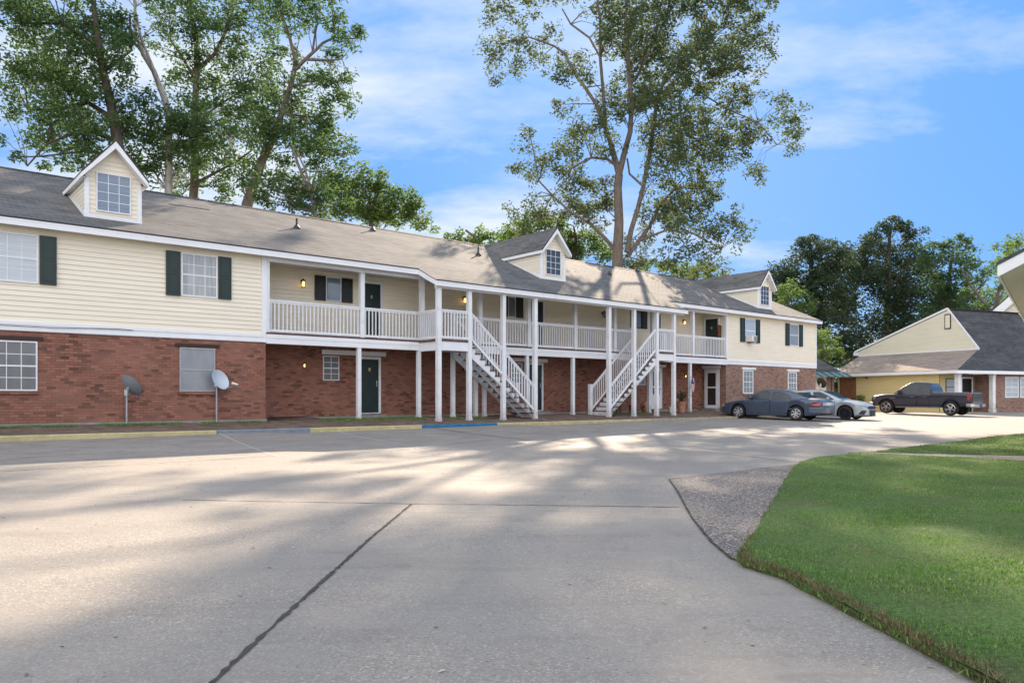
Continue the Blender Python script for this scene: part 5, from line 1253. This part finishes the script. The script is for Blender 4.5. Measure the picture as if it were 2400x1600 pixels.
TR['left_mass']=(-18.5,36.0,[[(0.0,0.6,0.49),(0.0,11.7,0.32),(-0.4,14.2,0.26),(-0.9,16.8,0.2),(-1.2,19.0,0.14),(-1.4,21.1,0.1)],[(-0.4,14.2,0.16),(-1.9,15.2,0.12),(-3.7,15.0,0.1),(-5.4,15.2,0.06)],[(-0.3,13.2,0.14),(-1.9,13.8,0.1),(-3.9,13.2,0.06),(-5.0,12.2,0.04)],[(-0.8,16.4,0.12),(0.3,17.6,0.08),(0.1,19.4,0.06)],[(-1.0,17.6,0.12),(-2.7,18.6,0.08),(-4.6,18.6,0.06)],[(-0.1,12.4,0.1),(-1.5,12.6,0.06),(-3.3,12.1,0.04),(-4.4,12.0,0.02)]],[(-5.2,19.2,1.4,1.2),(-3.3,19.4,1.4,1.2),(-1.5,19.4,1.2,1.0),(-4.6,17.6,1.5,1.1),(-2.7,17.8,1.5,1.1),(-0.9,18.0,1.2,1.2),(-5.2,16.0,1.2,0.9),(-3.5,16.2,1.5,1.0),(-1.9,16.3,1.4,1.0),(-0.4,16.2,1.0,1.1),(-3.9,15.0,1.2,0.6),(-2.7,14.9,1.5,0.9),(-1.3,14.8,1.4,0.9),(-0.2,14.8,0.8,0.9),(-5.4,15.0,0.6,0.7),(-5.5,14.0,0.7,0.8),(-5.3,13.2,0.4,0.4),(-3.7,13.8,0.7,0.4),(-2.5,13.6,1.4,0.8),(-1.1,13.5,1.2,0.8),(-0.1,13.6,0.7,0.7),(-3.1,12.9,0.8,0.4),(-1.7,12.6,1.2,0.6),(-0.6,12.6,0.9,0.4),(0.1,19.0,0.6,1.0),(-3.5,11.9,0.6,0.1),(-4.2,12.0,0.4,0.1),(-0.9,11.8,1.2,0.2),(-2.3,11.8,0.6,0.2),(-4.3,18.6,1.6,1.2),(-2.1,18.6,1.6,1.2),(-4.6,16.8,1.4,1.0),(-1.7,15.6,1.4,1.0),(-3.7,14.4,1.2,0.6),(0.1,17.6,0.7,0.8),(0.2,15.0,0.5,0.8)])
TR['pale_trunk']=(-17.2,38.0,[[(-0.0,0.6,0.28),(0.0,11.3,0.23),(-0.0,13.8,0.2),(-0.0,15.3,0.18),(-0.3,16.3,0.17),(-0.7,17.3,0.15),(-1.2,18.1,0.13),(-1.6,19.2,0.11),(-1.7,20.0,0.09),(-1.6,21.5,0.06)],[(-0.3,16.3,0.1),(-0.6,17.5,0.09),(-0.9,18.5,0.07),(-1.0,19.8,0.06),(-0.9,21.3,0.04)],[(-1.2,18.1,0.06),(-1.6,18.6,0.05),(-1.5,19.1,0.04)],[(0.1,13.1,0.15),(0.6,13.6,0.13),(1.2,14.1,0.13),(1.5,14.7,0.11),(1.6,15.1,0.09),(2.5,15.5,0.06)],[(1.2,14.1,0.06),(2.1,14.4,0.05),(2.9,13.9,0.04),(3.6,13.4,0.03)]],[(-1.0,14.5,0.9,0.6),(0.2,14.7,1.0,0.6),(-1.1,16.0,0.6,0.6),(0.6,14.3,1.3,0.9),(-1.3,14.1,0.9,0.9),(-0.7,12.6,1.1,0.6),(1.5,13.0,1.1,0.7),(2.7,13.6,0.9,0.9),(-0.7,13.5,1.0,0.6),(0.8,15.4,1.0,0.6),(-0.9,15.3,0.6,0.4),(-2.0,13.2,0.6,0.5),(0.6,13.4,1.1,0.5),(1.3,14.5,0.9,0.5),(-1.1,12.3,0.6,0.6),(2.3,14.5,1.0,0.6),(-0.9,20.6,1.0,0.4),(0.8,20.5,1.0,0.6)])
TR['middle_leafy']=(-17.6,42.0,[[(-0.0,0.6,0.38),(-0.0,12.6,0.28),(0.0,15.9,0.24),(0.1,18.7,0.19),(0.2,20.4,0.17),(-0.1,22.0,0.12),(-0.2,23.9,0.07)],[(0.2,19.2,0.14),(1.1,20.1,0.12),(1.8,21.3,0.09),(2.2,22.7,0.07)],[(0.1,18.5,0.12),(-0.6,19.7,0.09),(-1.3,20.8,0.07)],[(0.0,15.9,0.09),(1.1,17.1,0.07),(2.5,18.3,0.05)],[(-0.0,12.8,0.12),(1.1,13.3,0.09),(2.5,13.9,0.07),(3.4,14.4,0.05)]],[(-1.3,21.6,1.2,0.9),(-0.1,22.5,1.4,1.1),(1.1,21.6,1.4,1.1),(2.5,22.5,1.2,0.8),(-0.4,19.4,1.4,0.9),(1.5,18.5,1.4,0.9),(2.7,17.1,1.2,0.9),(3.9,18.7,0.9,0.9),(3.9,20.4,0.8,0.8),(-0.6,16.4,0.9,0.8),(3.4,13.1,0.9,0.8),(1.5,22.4,1.2,0.9),(2.5,21.6,1.1,0.9),(-1.3,20.4,1.1,0.7),(0.0,20.7,1.2,0.8),(1.5,20.4,1.3,0.8),(2.9,20.7,0.8,0.7),(-0.8,19.2,0.9,0.6),(0.6,19.1,1.3,0.8),(2.2,19.2,1.3,0.8),(3.4,19.4,0.8,0.7),(-0.1,17.9,1.3,0.8),(1.5,17.8,1.4,0.8),(3.2,18.0,0.9,0.8),(0.6,17.0,1.2,0.7),(2.0,16.6,1.2,0.8),(-0.1,13.5,1.4,0.8),(1.3,14.1,1.4,0.8),(2.5,13.5,1.2,0.8),(1.1,12.6,1.3,0.5),(-1.1,12.8,0.7,0.5),(3.4,15.2,0.8,1.1),(2.5,15.2,1.2,0.7),(-0.8,12.6,0.9,0.5),(2.0,12.8,1.2,0.6),(0.6,15.2,0.9,0.8),(3.4,16.4,0.9,0.9),(4.4,22.0,0.7,0.9),(3.9,22.0,0.7,0.7),(4.4,20.8,0.5,0.5)])
TR['leaning']=(-13.9,40.0,[[(-0.4,0.4,0.4),(-0.0,11.1,0.34),(0.3,12.3,0.29),(0.8,13.5,0.25),(1.3,14.7,0.2),(1.8,15.9,0.18),(2.2,17.4,0.16),(2.5,18.6,0.15),(2.5,19.2,0.11)],[(2.5,18.6,0.11),(2.2,19.9,0.1),(1.9,20.8,0.09),(1.7,21.7,0.07),(1.6,22.8,0.04)],[(2.5,18.3,0.13),(3.0,18.8,0.11),(3.6,19.3,0.09),(3.9,19.7,0.08),(4.5,20.0,0.06),(5.6,19.9,0.04)],[(3.1,18.8,0.09),(4.3,18.8,0.07),(4.9,18.9,0.04)],[(3.4,19.2,0.07),(3.5,20.2,0.06),(3.6,20.8,0.04)],[(0.4,12.5,0.09),(1.6,11.8,0.07),(3.1,11.6,0.06)]],[(1.3,21.7,0.9,0.6),(2.5,21.6,1.2,0.8),(3.1,15.2,1.6,1.0),(1.3,14.7,1.1,1.0),(2.5,12.7,1.3,0.8),(4.0,12.5,1.1,0.7),(3.4,14.1,1.3,0.8),(1.6,16.5,1.0,0.8),(4.0,21.7,1.3,0.8),(4.9,21.6,0.6,0.4),(2.7,20.6,1.1,0.6),(4.0,20.6,1.1,0.7),(4.9,20.2,0.8,0.6),(6.1,19.8,0.6,0.3),(5.5,19.9,0.6,0.3),(3.6,19.7,1.0,0.5),(5.2,19.1,0.6,0.4),(2.1,19.3,0.8,0.4),(1.6,18.6,0.9,0.5),(4.3,18.3,1.0,0.6),(4.9,18.2,0.5,0.4),(2.5,17.9,1.0,0.6),(3.6,17.7,1.0,0.6),(4.7,17.3,0.6,0.6),(1.8,17.1,1.1,0.7),(3.1,16.8,1.2,0.8),(4.4,16.5,0.8,0.6),(5.1,16.3,0.4,0.4),(1.3,15.9,1.0,0.8),(2.7,15.7,1.3,0.9),(4.0,15.4,1.0,0.8),(1.8,14.5,1.1,0.7),(3.1,14.5,1.3,0.7),(4.5,14.5,0.9,0.6),(4.9,13.8,0.5,0.6),(2.5,13.6,1.1,0.4),(4.3,13.3,0.8,0.6),(0.9,15.0,0.9,0.7),(1.3,13.4,0.9,0.6),(0.4,12.0,0.5,0.9),(4.7,12.7,0.7,0.5)])
TR['thin_pale']=(-9.6,37.0,[[(0.1,0.6,0.15),(-0.0,10.0,0.11),(-0.2,11.0,0.1),(-0.5,11.6,0.09),(-0.8,12.3,0.08),(-1.0,12.9,0.06),(-1.1,13.3,0.04)],[(-0.2,11.2,0.06),(-0.4,12.0,0.05),(-0.8,12.9,0.04)]],[(-2.0,11.0,1.0,0.6),(-0.8,11.1,0.9,0.5),(-1.6,11.6,0.9,0.6),(0.0,10.6,1.2,0.6),(-2.5,11.2,0.8,0.6),(-1.6,10.4,1.1,0.4),(0.5,11.2,0.9,0.6),(0.9,10.6,0.9,0.5),(-2.7,10.6,0.6,0.4),(-0.8,10.4,0.9,0.3)])
TR['low_spread']=(-8.2,44.0,[[(0.0,0.5,0.25),(-0.0,10.2,0.17),(0.0,11.7,0.12),(0.5,12.9,0.07),(0.9,13.6,0.05)],[(-0.0,11.2,0.07),(-1.0,12.4,0.06),(-1.7,13.1,0.05)],[(0.0,11.4,0.07),(1.5,11.9,0.06),(2.8,11.2,0.04)]],[(-1.0,13.1,0.9,0.7),(-0.5,12.4,1.1,0.7),(-1.7,12.5,1.2,0.9),(0.0,11.9,1.5,0.7),(1.5,11.7,1.2,0.6),(0.7,12.8,0.9,0.7),(0.2,13.6,0.4,0.4),(1.4,12.5,0.9,0.6),(2.1,11.9,0.8,0.5),(0.7,11.7,1.5,0.6),(2.2,11.4,1.1,0.5),(3.2,10.9,0.6,0.3),(-1.7,13.4,0.9,0.7),(-0.2,13.8,0.7,0.6),(-2.2,11.7,1.2,0.6),(0.9,13.4,0.7,0.6),(2.6,11.7,0.7,0.5),(-1.2,11.7,1.2,0.5),(2.2,12.6,0.5,0.2),(2.8,11.9,0.4,0.3)])
TR['far_small']=(-3.6,72.0,[[(0.0,0.6,0.32),(0.1,14.4,0.24),(0.0,16.2,0.16),(-0.8,16.8,0.12)],[(0.1,15.2,0.12),(1.2,16.4,0.08)]],[(-1.6,16.3,1.1,0.6),(0.0,16.6,1.4,0.6),(1.6,16.2,1.3,0.6),(2.8,16.5,0.7,0.5),(0.0,15.6,2.4,0.6),(-2.6,16.0,0.6,0.3),(2.8,15.4,1.6,0.6)])
TR['behind_dormer']=(5.2,64.0,[[(0.0,0.3,0.29),(0.0,12.2,0.22),(0.2,14.3,0.14),(0.0,15.4,0.07)]],[(-4.9,14.9,1.3,0.9),(-3.4,15.4,1.4,1.0),(-1.6,14.9,1.6,1.1),(-0.2,14.3,1.8,1.2),(1.3,13.8,1.6,1.1),(2.3,13.1,1.4,0.8),(-4.1,14.0,1.6,0.6),(-0.9,13.2,2.2,0.8),(-2.7,14.3,1.4,0.7)])
TR['right_low']=(16.1,70.0,[[(0.0,0.2,0.31),(0.0,11.6,0.24),(0.1,12.8,0.12)]],[(-0.8,12.6,1.5,0.7),(1.2,12.7,1.8,0.7),(2.8,12.4,0.9,0.6),(-2.8,12.9,1.6,0.6),(-4.3,13.2,1.0,0.5)])
TR['magnoliaA']=(33.3,84.0,[[(0.0,0.1,0.57),(0.0,11.9,0.42),(-0.2,16.6,0.24),(-0.5,18.5,0.14)],[(0.0,10.9,0.24),(-2.6,14.7,0.14)],[(0.0,11.9,0.24),(2.6,16.6,0.14)]],[(-0.7,18.1,1.0,0.8),(1.7,18.2,1.0,0.8),(-1.4,16.6,1.8,1.3),(1.2,16.6,2.1,1.5),(3.3,16.1,1.5,1.3),(-2.8,15.2,1.5,1.4),(-0.5,14.5,2.6,1.7),(2.4,14.2,2.4,1.8),(-3.1,12.8,1.9,1.8),(-0.5,11.9,2.8,1.9),(2.4,11.4,2.6,2.0),(-2.6,10.2,2.4,1.7),(0.2,9.0,2.8,1.8),(2.8,8.3,2.1,1.8),(-3.5,14.2,0.8,1.2),(0.9,6.2,2.1,1.7),(4.0,5.7,1.4,1.4)])
TR['magnoliaB']=(44.5,90.0,[[(-0.1,-0.0,0.66),(-0.1,9.6,0.51),(0.0,15.7,0.35),(0.3,19.7,0.2),(0.5,21.7,0.1)],[(-0.1,12.6,0.25),(-2.5,16.7,0.15)],[(0.0,13.6,0.25),(3.0,17.7,0.15)]],[(0.6,21.6,1.5,0.7),(4.6,15.7,1.5,2.0),(5.1,11.6,2.0,2.0),(-5.3,15.7,1.8,2.0),(-5.1,12.6,2.0,2.0),(8.1,10.4,3.0,1.3),(-0.5,20.6,1.6,0.8),(1.8,20.5,1.5,0.9),(0.5,19.2,2.5,1.3),(-2.5,18.9,1.6,1.1),(3.0,18.4,1.6,1.3),(-3.8,17.7,1.5,1.4),(-1.0,17.2,3.0,1.6),(2.3,16.7,2.5,1.6),(-3.5,15.2,2.3,1.9),(-0.5,14.7,3.0,2.0),(2.5,14.1,2.5,2.0),(-4.0,12.1,2.3,2.0),(-1.0,11.6,3.0,2.1),(2.3,11.1,2.8,2.1),(4.3,12.6,1.5,2.0),(-3.0,8.8,3.0,2.0),(0.5,8.1,3.0,2.0),(3.5,8.1,2.5,2.0),(-2.0,5.5,2.5,1.8)])
TR['rightgreen']=(44.8,78.0,[[(0.1,0.1,0.35),(0.1,8.5,0.26),(0.0,12.0,0.22),(0.2,14.6,0.18),(0.6,16.3,0.09)],[(0.0,9.8,0.18),(-1.2,12.0,0.13),(-1.8,13.7,0.09)],[(0.1,9.3,0.18),(1.7,11.1,0.13),(3.0,12.8,0.09)]],[(-0.5,17.0,1.2,0.6),(1.0,17.2,1.2,0.5),(2.3,16.7,1.1,0.4),(-1.2,15.9,1.3,1.0),(0.4,15.7,1.7,1.1),(1.9,15.5,1.2,0.9),(-1.6,14.2,1.5,1.2),(0.4,13.7,1.8,1.3),(2.1,13.3,1.1,1.0),(-1.4,12.0,1.7,1.3),(0.6,11.5,1.7,1.2),(-1.0,10.0,2.0,1.0),(1.4,10.0,1.4,0.8),(-1.8,8.5,1.8,1.3)])
TR['vtrunk']=(46.8,74.0,[[(0.2,0.2,0.37),(0.1,8.1,0.29),(0.0,9.3,0.25)],[(0.0,9.1,0.19),(-0.8,11.0,0.17),(-1.5,12.4,0.12),(-1.9,13.9,0.08)],[(0.0,9.1,0.19),(0.1,11.0,0.17),(0.4,13.1,0.12),(0.8,14.7,0.08)],[(0.0,9.1,0.17),(1.0,11.0,0.12),(1.9,12.6,0.08)]],[(-1.0,14.3,0.8,0.6),(0.0,15.4,1.0,0.6),(0.8,14.7,1.0,0.7),(-1.5,12.6,0.8,0.6),(-0.6,13.1,0.6,0.5),(1.0,13.1,0.6,0.6),(0.2,11.4,0.7,0.4),(1.7,11.0,1.2,0.9),(0.8,9.7,1.6,0.7),(-1.2,9.9,1.2,0.7),(-2.1,11.0,0.5,0.4)])
TR['righttop']=(65.6,98.0,[[(0.0,-0.1,0.5),(0.0,16.4,0.33),(-0.1,19.7,0.17)]],[(-1.2,20.5,1.4,0.7),(0.4,21.3,1.9,0.8),(-3.4,17.0,2.2,1.7),(-5.6,14.2,2.8,1.7),(-2.3,13.7,2.8,1.9),(-4.5,12.0,2.8,1.4),(-0.4,19.4,1.7,0.8),(1.5,19.7,1.9,1.2),(2.6,17.0,2.2,2.2),(0.4,16.4,1.7,1.7)])
TR['greenbush']=(24.6,60.0,[[(0.1,0.3,0.2),(0.0,4.0,0.13),(-0.2,5.7,0.07)]],[(-0.3,6.2,0.7,0.6),(0.2,5.4,0.9,0.7),(0.8,4.6,0.8,0.6),(-0.2,4.0,1.1,0.7),(-0.8,5.4,0.7,0.7)])
TR['brightedge']=(27.8,76.0,[[(0.0,0.2,0.34),(0.0,8.7,0.21),(-0.2,11.3,0.13)]],[(-0.6,12.3,0.9,0.6),(-0.9,11.3,0.9,0.7),(0.2,10.8,1.5,0.9),(-0.9,9.8,1.3,0.9),(1.3,10.0,1.3,0.6)])
# ------------------------------------------------------------------ trees
def tree(key,label,leaf,bark,seed,depth=.6,clump=.75,lsize=.24,per=55,dens=1.0,asp=.42,group='trees behind the buildings',name='tree',cat='tree'):
    X0,Y0,limbs,blobs=TR[key]; rn=np.random.default_rng(seed); rr=random.Random(seed)
    t=thing(name,label,cat,(X0,Y0,0),0,group); per=int(per*1.0); dens*=2.5; lsize*=1.0; clump*=1.12
    W=max(abs(b[0])+b[2] for b in blobs)
    m=MB(); nodes=[]
    # depth wander: each limb leaves the trunk plane at its own angle
    for li,l in enumerate(limbs):
        x0=l[0][0]; dy0=0; 
        if li:
            # start at the nearest known node
            best=min(nodes,key=lambda n:(n[0]-l[0][0])**2+(n[2]-l[0][1])**2); dy0=best[1]
        slope=0 if li==0 else rr.uniform(-.75,.75)
        pts=[];rad=[]
        for i,(x,z,r) in enumerate(l):
            d=math.hypot(x-l[0][0],z-l[0][1]); y=dy0+slope*d*.6+rr.uniform(-.1,.1)*min(d,1.5)
            r*=.86; pts.append((x,y,z-(.3 if li==0 and i==0 else 0))); rad.append(max(r,.03))
        # smooth by inserting jittered midpoints
        P2=[pts[0]];R2=[rad[0]]
        for i in range(1,len(pts)):
            a,b=pts[i-1],pts[i]; L=math.dist(a,b); n=max(1,int(L/1.6))
            for j in range(1,n+1):
                q=j/n; jt=.05*L if j<n else 0
                P2.append(tuple(a[k]+(b[k]-a[k])*q+rr.uniform(-jt,jt)*.4 for k in range(3))); R2.append(rad[i-1]+(rad[i]-rad[i-1])*q)
        if li==0: R2[0]*=1.25
        m.tube(P2,R2,9,False); nodes+= [(p[0],p[1],p[2],r) for p,r in zip(P2,R2) if (li or p[2]>2.5)]
    cent=[];rad=[]
    NP=np.array([n[:3] for n in nodes])
    for (bx,bz,a,b) in blobs:
        n=max(2,int(dens*2.6*a*b/(clump*clump)+.8)); 
        i0=np.argmin((NP[:,0]-bx)**2+(NP[:,2]-bz)**2); yb=NP[i0,1]*.7+rr.uniform(-1,1)*depth*max(1.2,W*.35)
        for k in range(n):
            th=rr.uniform(0,6.283); q=math.sqrt(rr.random()); x=bx+a*q*math.cos(th); z=bz+b*q*math.sin(th); y=yb+rr.gauss(0,.5)*depth*max(a,1.0)
            r=clump*rr.uniform(.55,1.15); r=min(r,max(.35,b*.9)); cent.append((x,y,z)); rad.append(r)
    C_=np.array(cent)
    for (x,y,z) in cent[::3]:
        i=int(np.argmin((NP[:,0]-x)**2+(NP[:,1]-y)**2+((NP[:,2]-z+1.0)**2)*1.2)); p=nodes[i]; L=math.dist(p[:3],(x,y,z))
        if L<.3 or L>3.6: continue
        mid=tuple((p[k]+(x,y,z)[k])/2+rr.uniform(-.12,.12)*L for k in range(3)); mid=(mid[0],mid[1],mid[2]+.08*L)
        r0=min(p[3]*.6,.014+.012*L); m.tube([p[:3],mid,(x,y,z)],[r0,r0*.65,.012],4,False)
    m.build('trunk',bark,t,smooth=True,uv=False)
    v=leafclumps(cent,per,rad,lsize,asp,rn,.75,.35)
    quadmesh('crown',v,leaf,t); return t
tree('pecan','huge open pecan-like tree towering over the middle of the roof with pale forked limbs',M['leafB'],M['bark'],11,.9,.70,.29,42,.84)
tree('left_mass','dense dark green tree filling the top left corner above the first dormer',M['leafA'],M['barkdark'],12,.55,.62,.22,52,.95)
tree('pale_trunk','tree with a pale bare forked trunk just right of the first dormer',M['leafA'],M['barkpale'],13,.5,.55,.22,46,.95)
tree('middle_leafy','tall leafy tree with a mossy trunk between the pale trunk and the leaning trunk',M['leafA'],M['bark'],14,.6,.62,.23,44,.8)
tree('leaning','tall tree with a thick trunk leaning right, its crown reaching furthest toward the open sky',M['leafA'],M['bark'],15,.6,.6,.23,46,.85)
tree('thin_pale','slender tree with a thin pale bending stem above the roof ridge',M['leafA'],M['bark'],16,.5,.55,.21,44,.8)
tree('low_spread','low spreading tree showing over the ridge left of the open sky',M['leafD'],M['bark'],17,.5,.55,.24,50,.95)
tree('far_small','small distant tree just over the ridge left of the middle dormer',M['leafD'],M['bark'],18,.5,.8,.38,40,1)
tree('behind_dormer','bright green bushy tree behind the middle dormer',M['leafD'],M['barkdark'],19,.5,.8,.32,60,1.2)
tree('right_low','low green tree peeking over the ridge right of the giant trunk',M['leafD'],M['barkdark'],20,.5,.7,.32,50,1)
tree('magnoliaA','broad dark evergreen tree behind the right end of the roof',M['leafC'],M['barkdark'],21,.7,1.2,.40,70,1.5)
tree('magnoliaB','tallest dark evergreen tree behind the gable of the yellow house',M['leafC'],M['barkdark'],22,.7,1.25,.42,70,1.5)
tree('rightgreen','mid green tree right of the dark evergreens',M['leafA'],M['bark'],23,.6,.95,.36,50,1.1)
tree('vtrunk','sparse young tree with V shaped bare stems near the right edge',M['leafD'],M['bark'],24,.6,.7,.34,34,.8)
tree('righttop','pale leafy treetop above the roof corner at the right edge',M['leafD'],M['bark'],25,.6,1.0,.4,44,1)
tree('greenbush','small light green tree beside the right end of the apartments',M['leafD'],M['bark'],26,.6,.6,.26,50,1.1)
tree('brightedge','yellow green tree catching light at the left edge of the evergreens',M['leafD'],M['bark'],27,.6,.8,.3,46,1)
# far woodland closing the horizon
rn=np.random.default_rng(3); cs=[];rs=[]
for k in range(900):
    a=rn.uniform(-2.2,2.2); d=rn.uniform(125,150); x=d*math.sin(a); y=d*math.cos(a)
    top=7+2.5*math.sin(a*9)+1.8*math.sin(a*23+1); cs.append((x,y,rn.uniform(.5,top))); rs.append(rn.uniform(2.0,3.4))
for k in range(260):
    x=rn.uniform(30,95); cs.append((x,rn.uniform(98,108),rn.uniform(0,6.5))); rs.append(rn.uniform(1.3,2.2))
o=quadmesh('woodland',leafclumps(cs,60,rs,.9,.5,rn,.8,.2),M['leafC']); tag(o,'far dark wood closing the view behind the houses','woodland',None,'stuff')
# fallen leaves and litter
rn=np.random.default_rng(9); P_=[]
for x,y,z in scatter(LAWN1,170,2.2,9,3.5,15,.075): P_.append((x,y,z))
for k in range(260):
    x=rn.uniform(-9,5); y=rn.uniform(3,22); 
    if not inpoly(x,y,LAWN1): P_.append((x,y,gfar(x,y)+.004))
N=NT('dry_leaf'); g=N.n('ShaderNodeNewGeometry'); bsdf(N,ramp(N,g.outputs['Random Per Island'],[(0,(.10,.06,.035)),(.6,(.30,.24,.17)),(1,(.55,.52,.48))]),.7)
v=np.empty((len(P_),4,3))
for i,p in enumerate(P_):
    a=rn.uniform(0,6.28); L=rn.uniform(.008,.026); w=L*.45; c,s=math.cos(a),math.sin(a); v[i]=[(p[0]-c*L,p[1]-s*L,p[2]),(p[0]+s*w,p[1]-c*w,p[2]+.006),(p[0]+c*L,p[1]+s*L,p[2]+.003),(p[0]-s*w,p[1]+c*w,p[2]+.008)]
o=quadmesh('fallen_leaves',v,N.m); tag(o,'small dry leaves scattered over the lawn and concrete','leaf litter',None,'stuff')
# ------------------------------------------------------------------ sky, sun, camera
Ll=(1.38,1.15,1.0)
Lw=Vector((DX*Ll[0]-DY*Ll[1],DY*Ll[0]+DX*Ll[1],Ll[2])).normalized()
el=math.asin(Lw.z); az=math.atan2(Lw.x,Lw.y)
sun=bpy.data.lights.new('sun','SUN'); sun.energy=3.7; sun.angle=R(.55); sun.color=(1,.82,.62)
so=bpy.data.objects.new('sun',sun); COL.objects.link(so); so.rotation_euler=Lw.to_track_quat('Z','Y').to_euler()
w=bpy.data.worlds.new('World'); S.world=w; w.use_nodes=True; nt=w.node_tree; nt.nodes.clear()
N=NT.__new__(NT); N.t=nt
out=N.n('ShaderNodeOutputWorld'); bg=N.n('ShaderNodeBackground'); N.l(bg.outputs[0],out.inputs[0])
sky=N.n('ShaderNodeTexSky'); sky.sky_type='NISHITA'; sky.sun_disc=False; sky.sun_elevation=el; sky.sun_rotation=az; sky.altitude=20; sky.air_density=1.0; sky.dust_density=.6; sky.ozone_density=2.5
tc=N.n('ShaderNodeTexCoord'); 
hs=N.n('ShaderNodeHueSaturation'); hs.inputs['Saturation'].default_value=1.1; N.l(sky.outputs[0],hs.inputs['Color'])
gen=tc.outputs['Generated']
sep=N.n('ShaderNodeSeparateXYZ'); N.l(gen,sep.inputs[0])
zr_=ramp(N,sep.outputs[2],[(0,(1.0,1.0,1.0)),(1,(1,1,1))])
cr=zr_.node.color_ramp.elements; cr[0].color=(.85,1.75,3.0,1); cr[1].color=(.6,1.4,2.9,1); e=cr.new(.16); e.color=(.36,1.2,2.9,1); e=cr.new(.42); e.color=(.42,1.25,2.9,1)
base=mixc(N,.94,hs.outputs[0],zr_)
# thin high cloud on a flat layer overhead
ad=N.n('ShaderNodeMath',operation='ADD'); N.l(sep.outputs[2],ad.inputs[0]); ad.inputs[1].default_value=.22
dv=N.n('ShaderNodeVectorMath',operation='DIVIDE'); N.l(gen,dv.inputs[0])
cb=N.n('ShaderNodeCombineXYZ')
for i in range(3): N.l(ad.outputs[0],cb.inputs[i])
N.l(cb.outputs[0],dv.inputs[1])
mp=N.n('ShaderNodeMapping'); N.l(dv.outputs[0],mp.inputs[0]); mp.inputs['Location'].default_value=(1.55,.6,0); mp.inputs['Rotation'].default_value=(0,0,.5); mp.inputs['Scale'].default_value=(.75,1.3,1)
cn=noise(N,mp.outputs[0],1.5,9,.6)
# cloud bank towards the left of the view and unseen bright cloud added behind the viewer to light the facade
lf=N.n('ShaderNodeMapRange'); N.l(sep.outputs[0],lf.inputs[0]); lf.inputs[1].default_value=.25; lf.inputs[2].default_value=-.35; lf.inputs[3].default_value=-.07; lf.inputs[4].default_value=.14
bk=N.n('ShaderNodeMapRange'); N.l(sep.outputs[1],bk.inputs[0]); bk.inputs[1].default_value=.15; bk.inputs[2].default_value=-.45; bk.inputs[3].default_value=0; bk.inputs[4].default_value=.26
s1=N.n('ShaderNodeMath',operation='ADD'); N.l(cn,s1.inputs[0]); N.l(lf.outputs[0],s1.inputs[1])
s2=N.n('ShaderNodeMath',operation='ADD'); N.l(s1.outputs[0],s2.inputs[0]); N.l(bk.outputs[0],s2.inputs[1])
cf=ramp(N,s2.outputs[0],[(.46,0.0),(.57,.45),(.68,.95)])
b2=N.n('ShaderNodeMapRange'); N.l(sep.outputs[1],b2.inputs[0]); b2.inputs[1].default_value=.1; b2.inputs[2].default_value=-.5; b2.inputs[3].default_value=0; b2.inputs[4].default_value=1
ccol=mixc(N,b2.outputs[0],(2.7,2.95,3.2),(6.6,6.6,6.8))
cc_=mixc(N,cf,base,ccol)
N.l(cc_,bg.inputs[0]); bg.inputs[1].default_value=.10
cam=bpy.data.cameras.new('camera'); co=bpy.data.objects.new('camera',cam); COL.objects.link(co); S.camera=co
co.location=(0,0,1.05); co.rotation_euler=(R(90),0,0); cam.sensor_width=36; cam.lens=1780/2400*36; cam.shift_y=129/2400; cam.clip_start=.05; cam.clip_end=3000
vs=S.view_settings; S.display_settings.display_device='sRGB'; vs.view_transform='Standard'; vs.look='None'; vs.gamma=1; vs.use_curve_mapping=False; vs.exposure=1.7
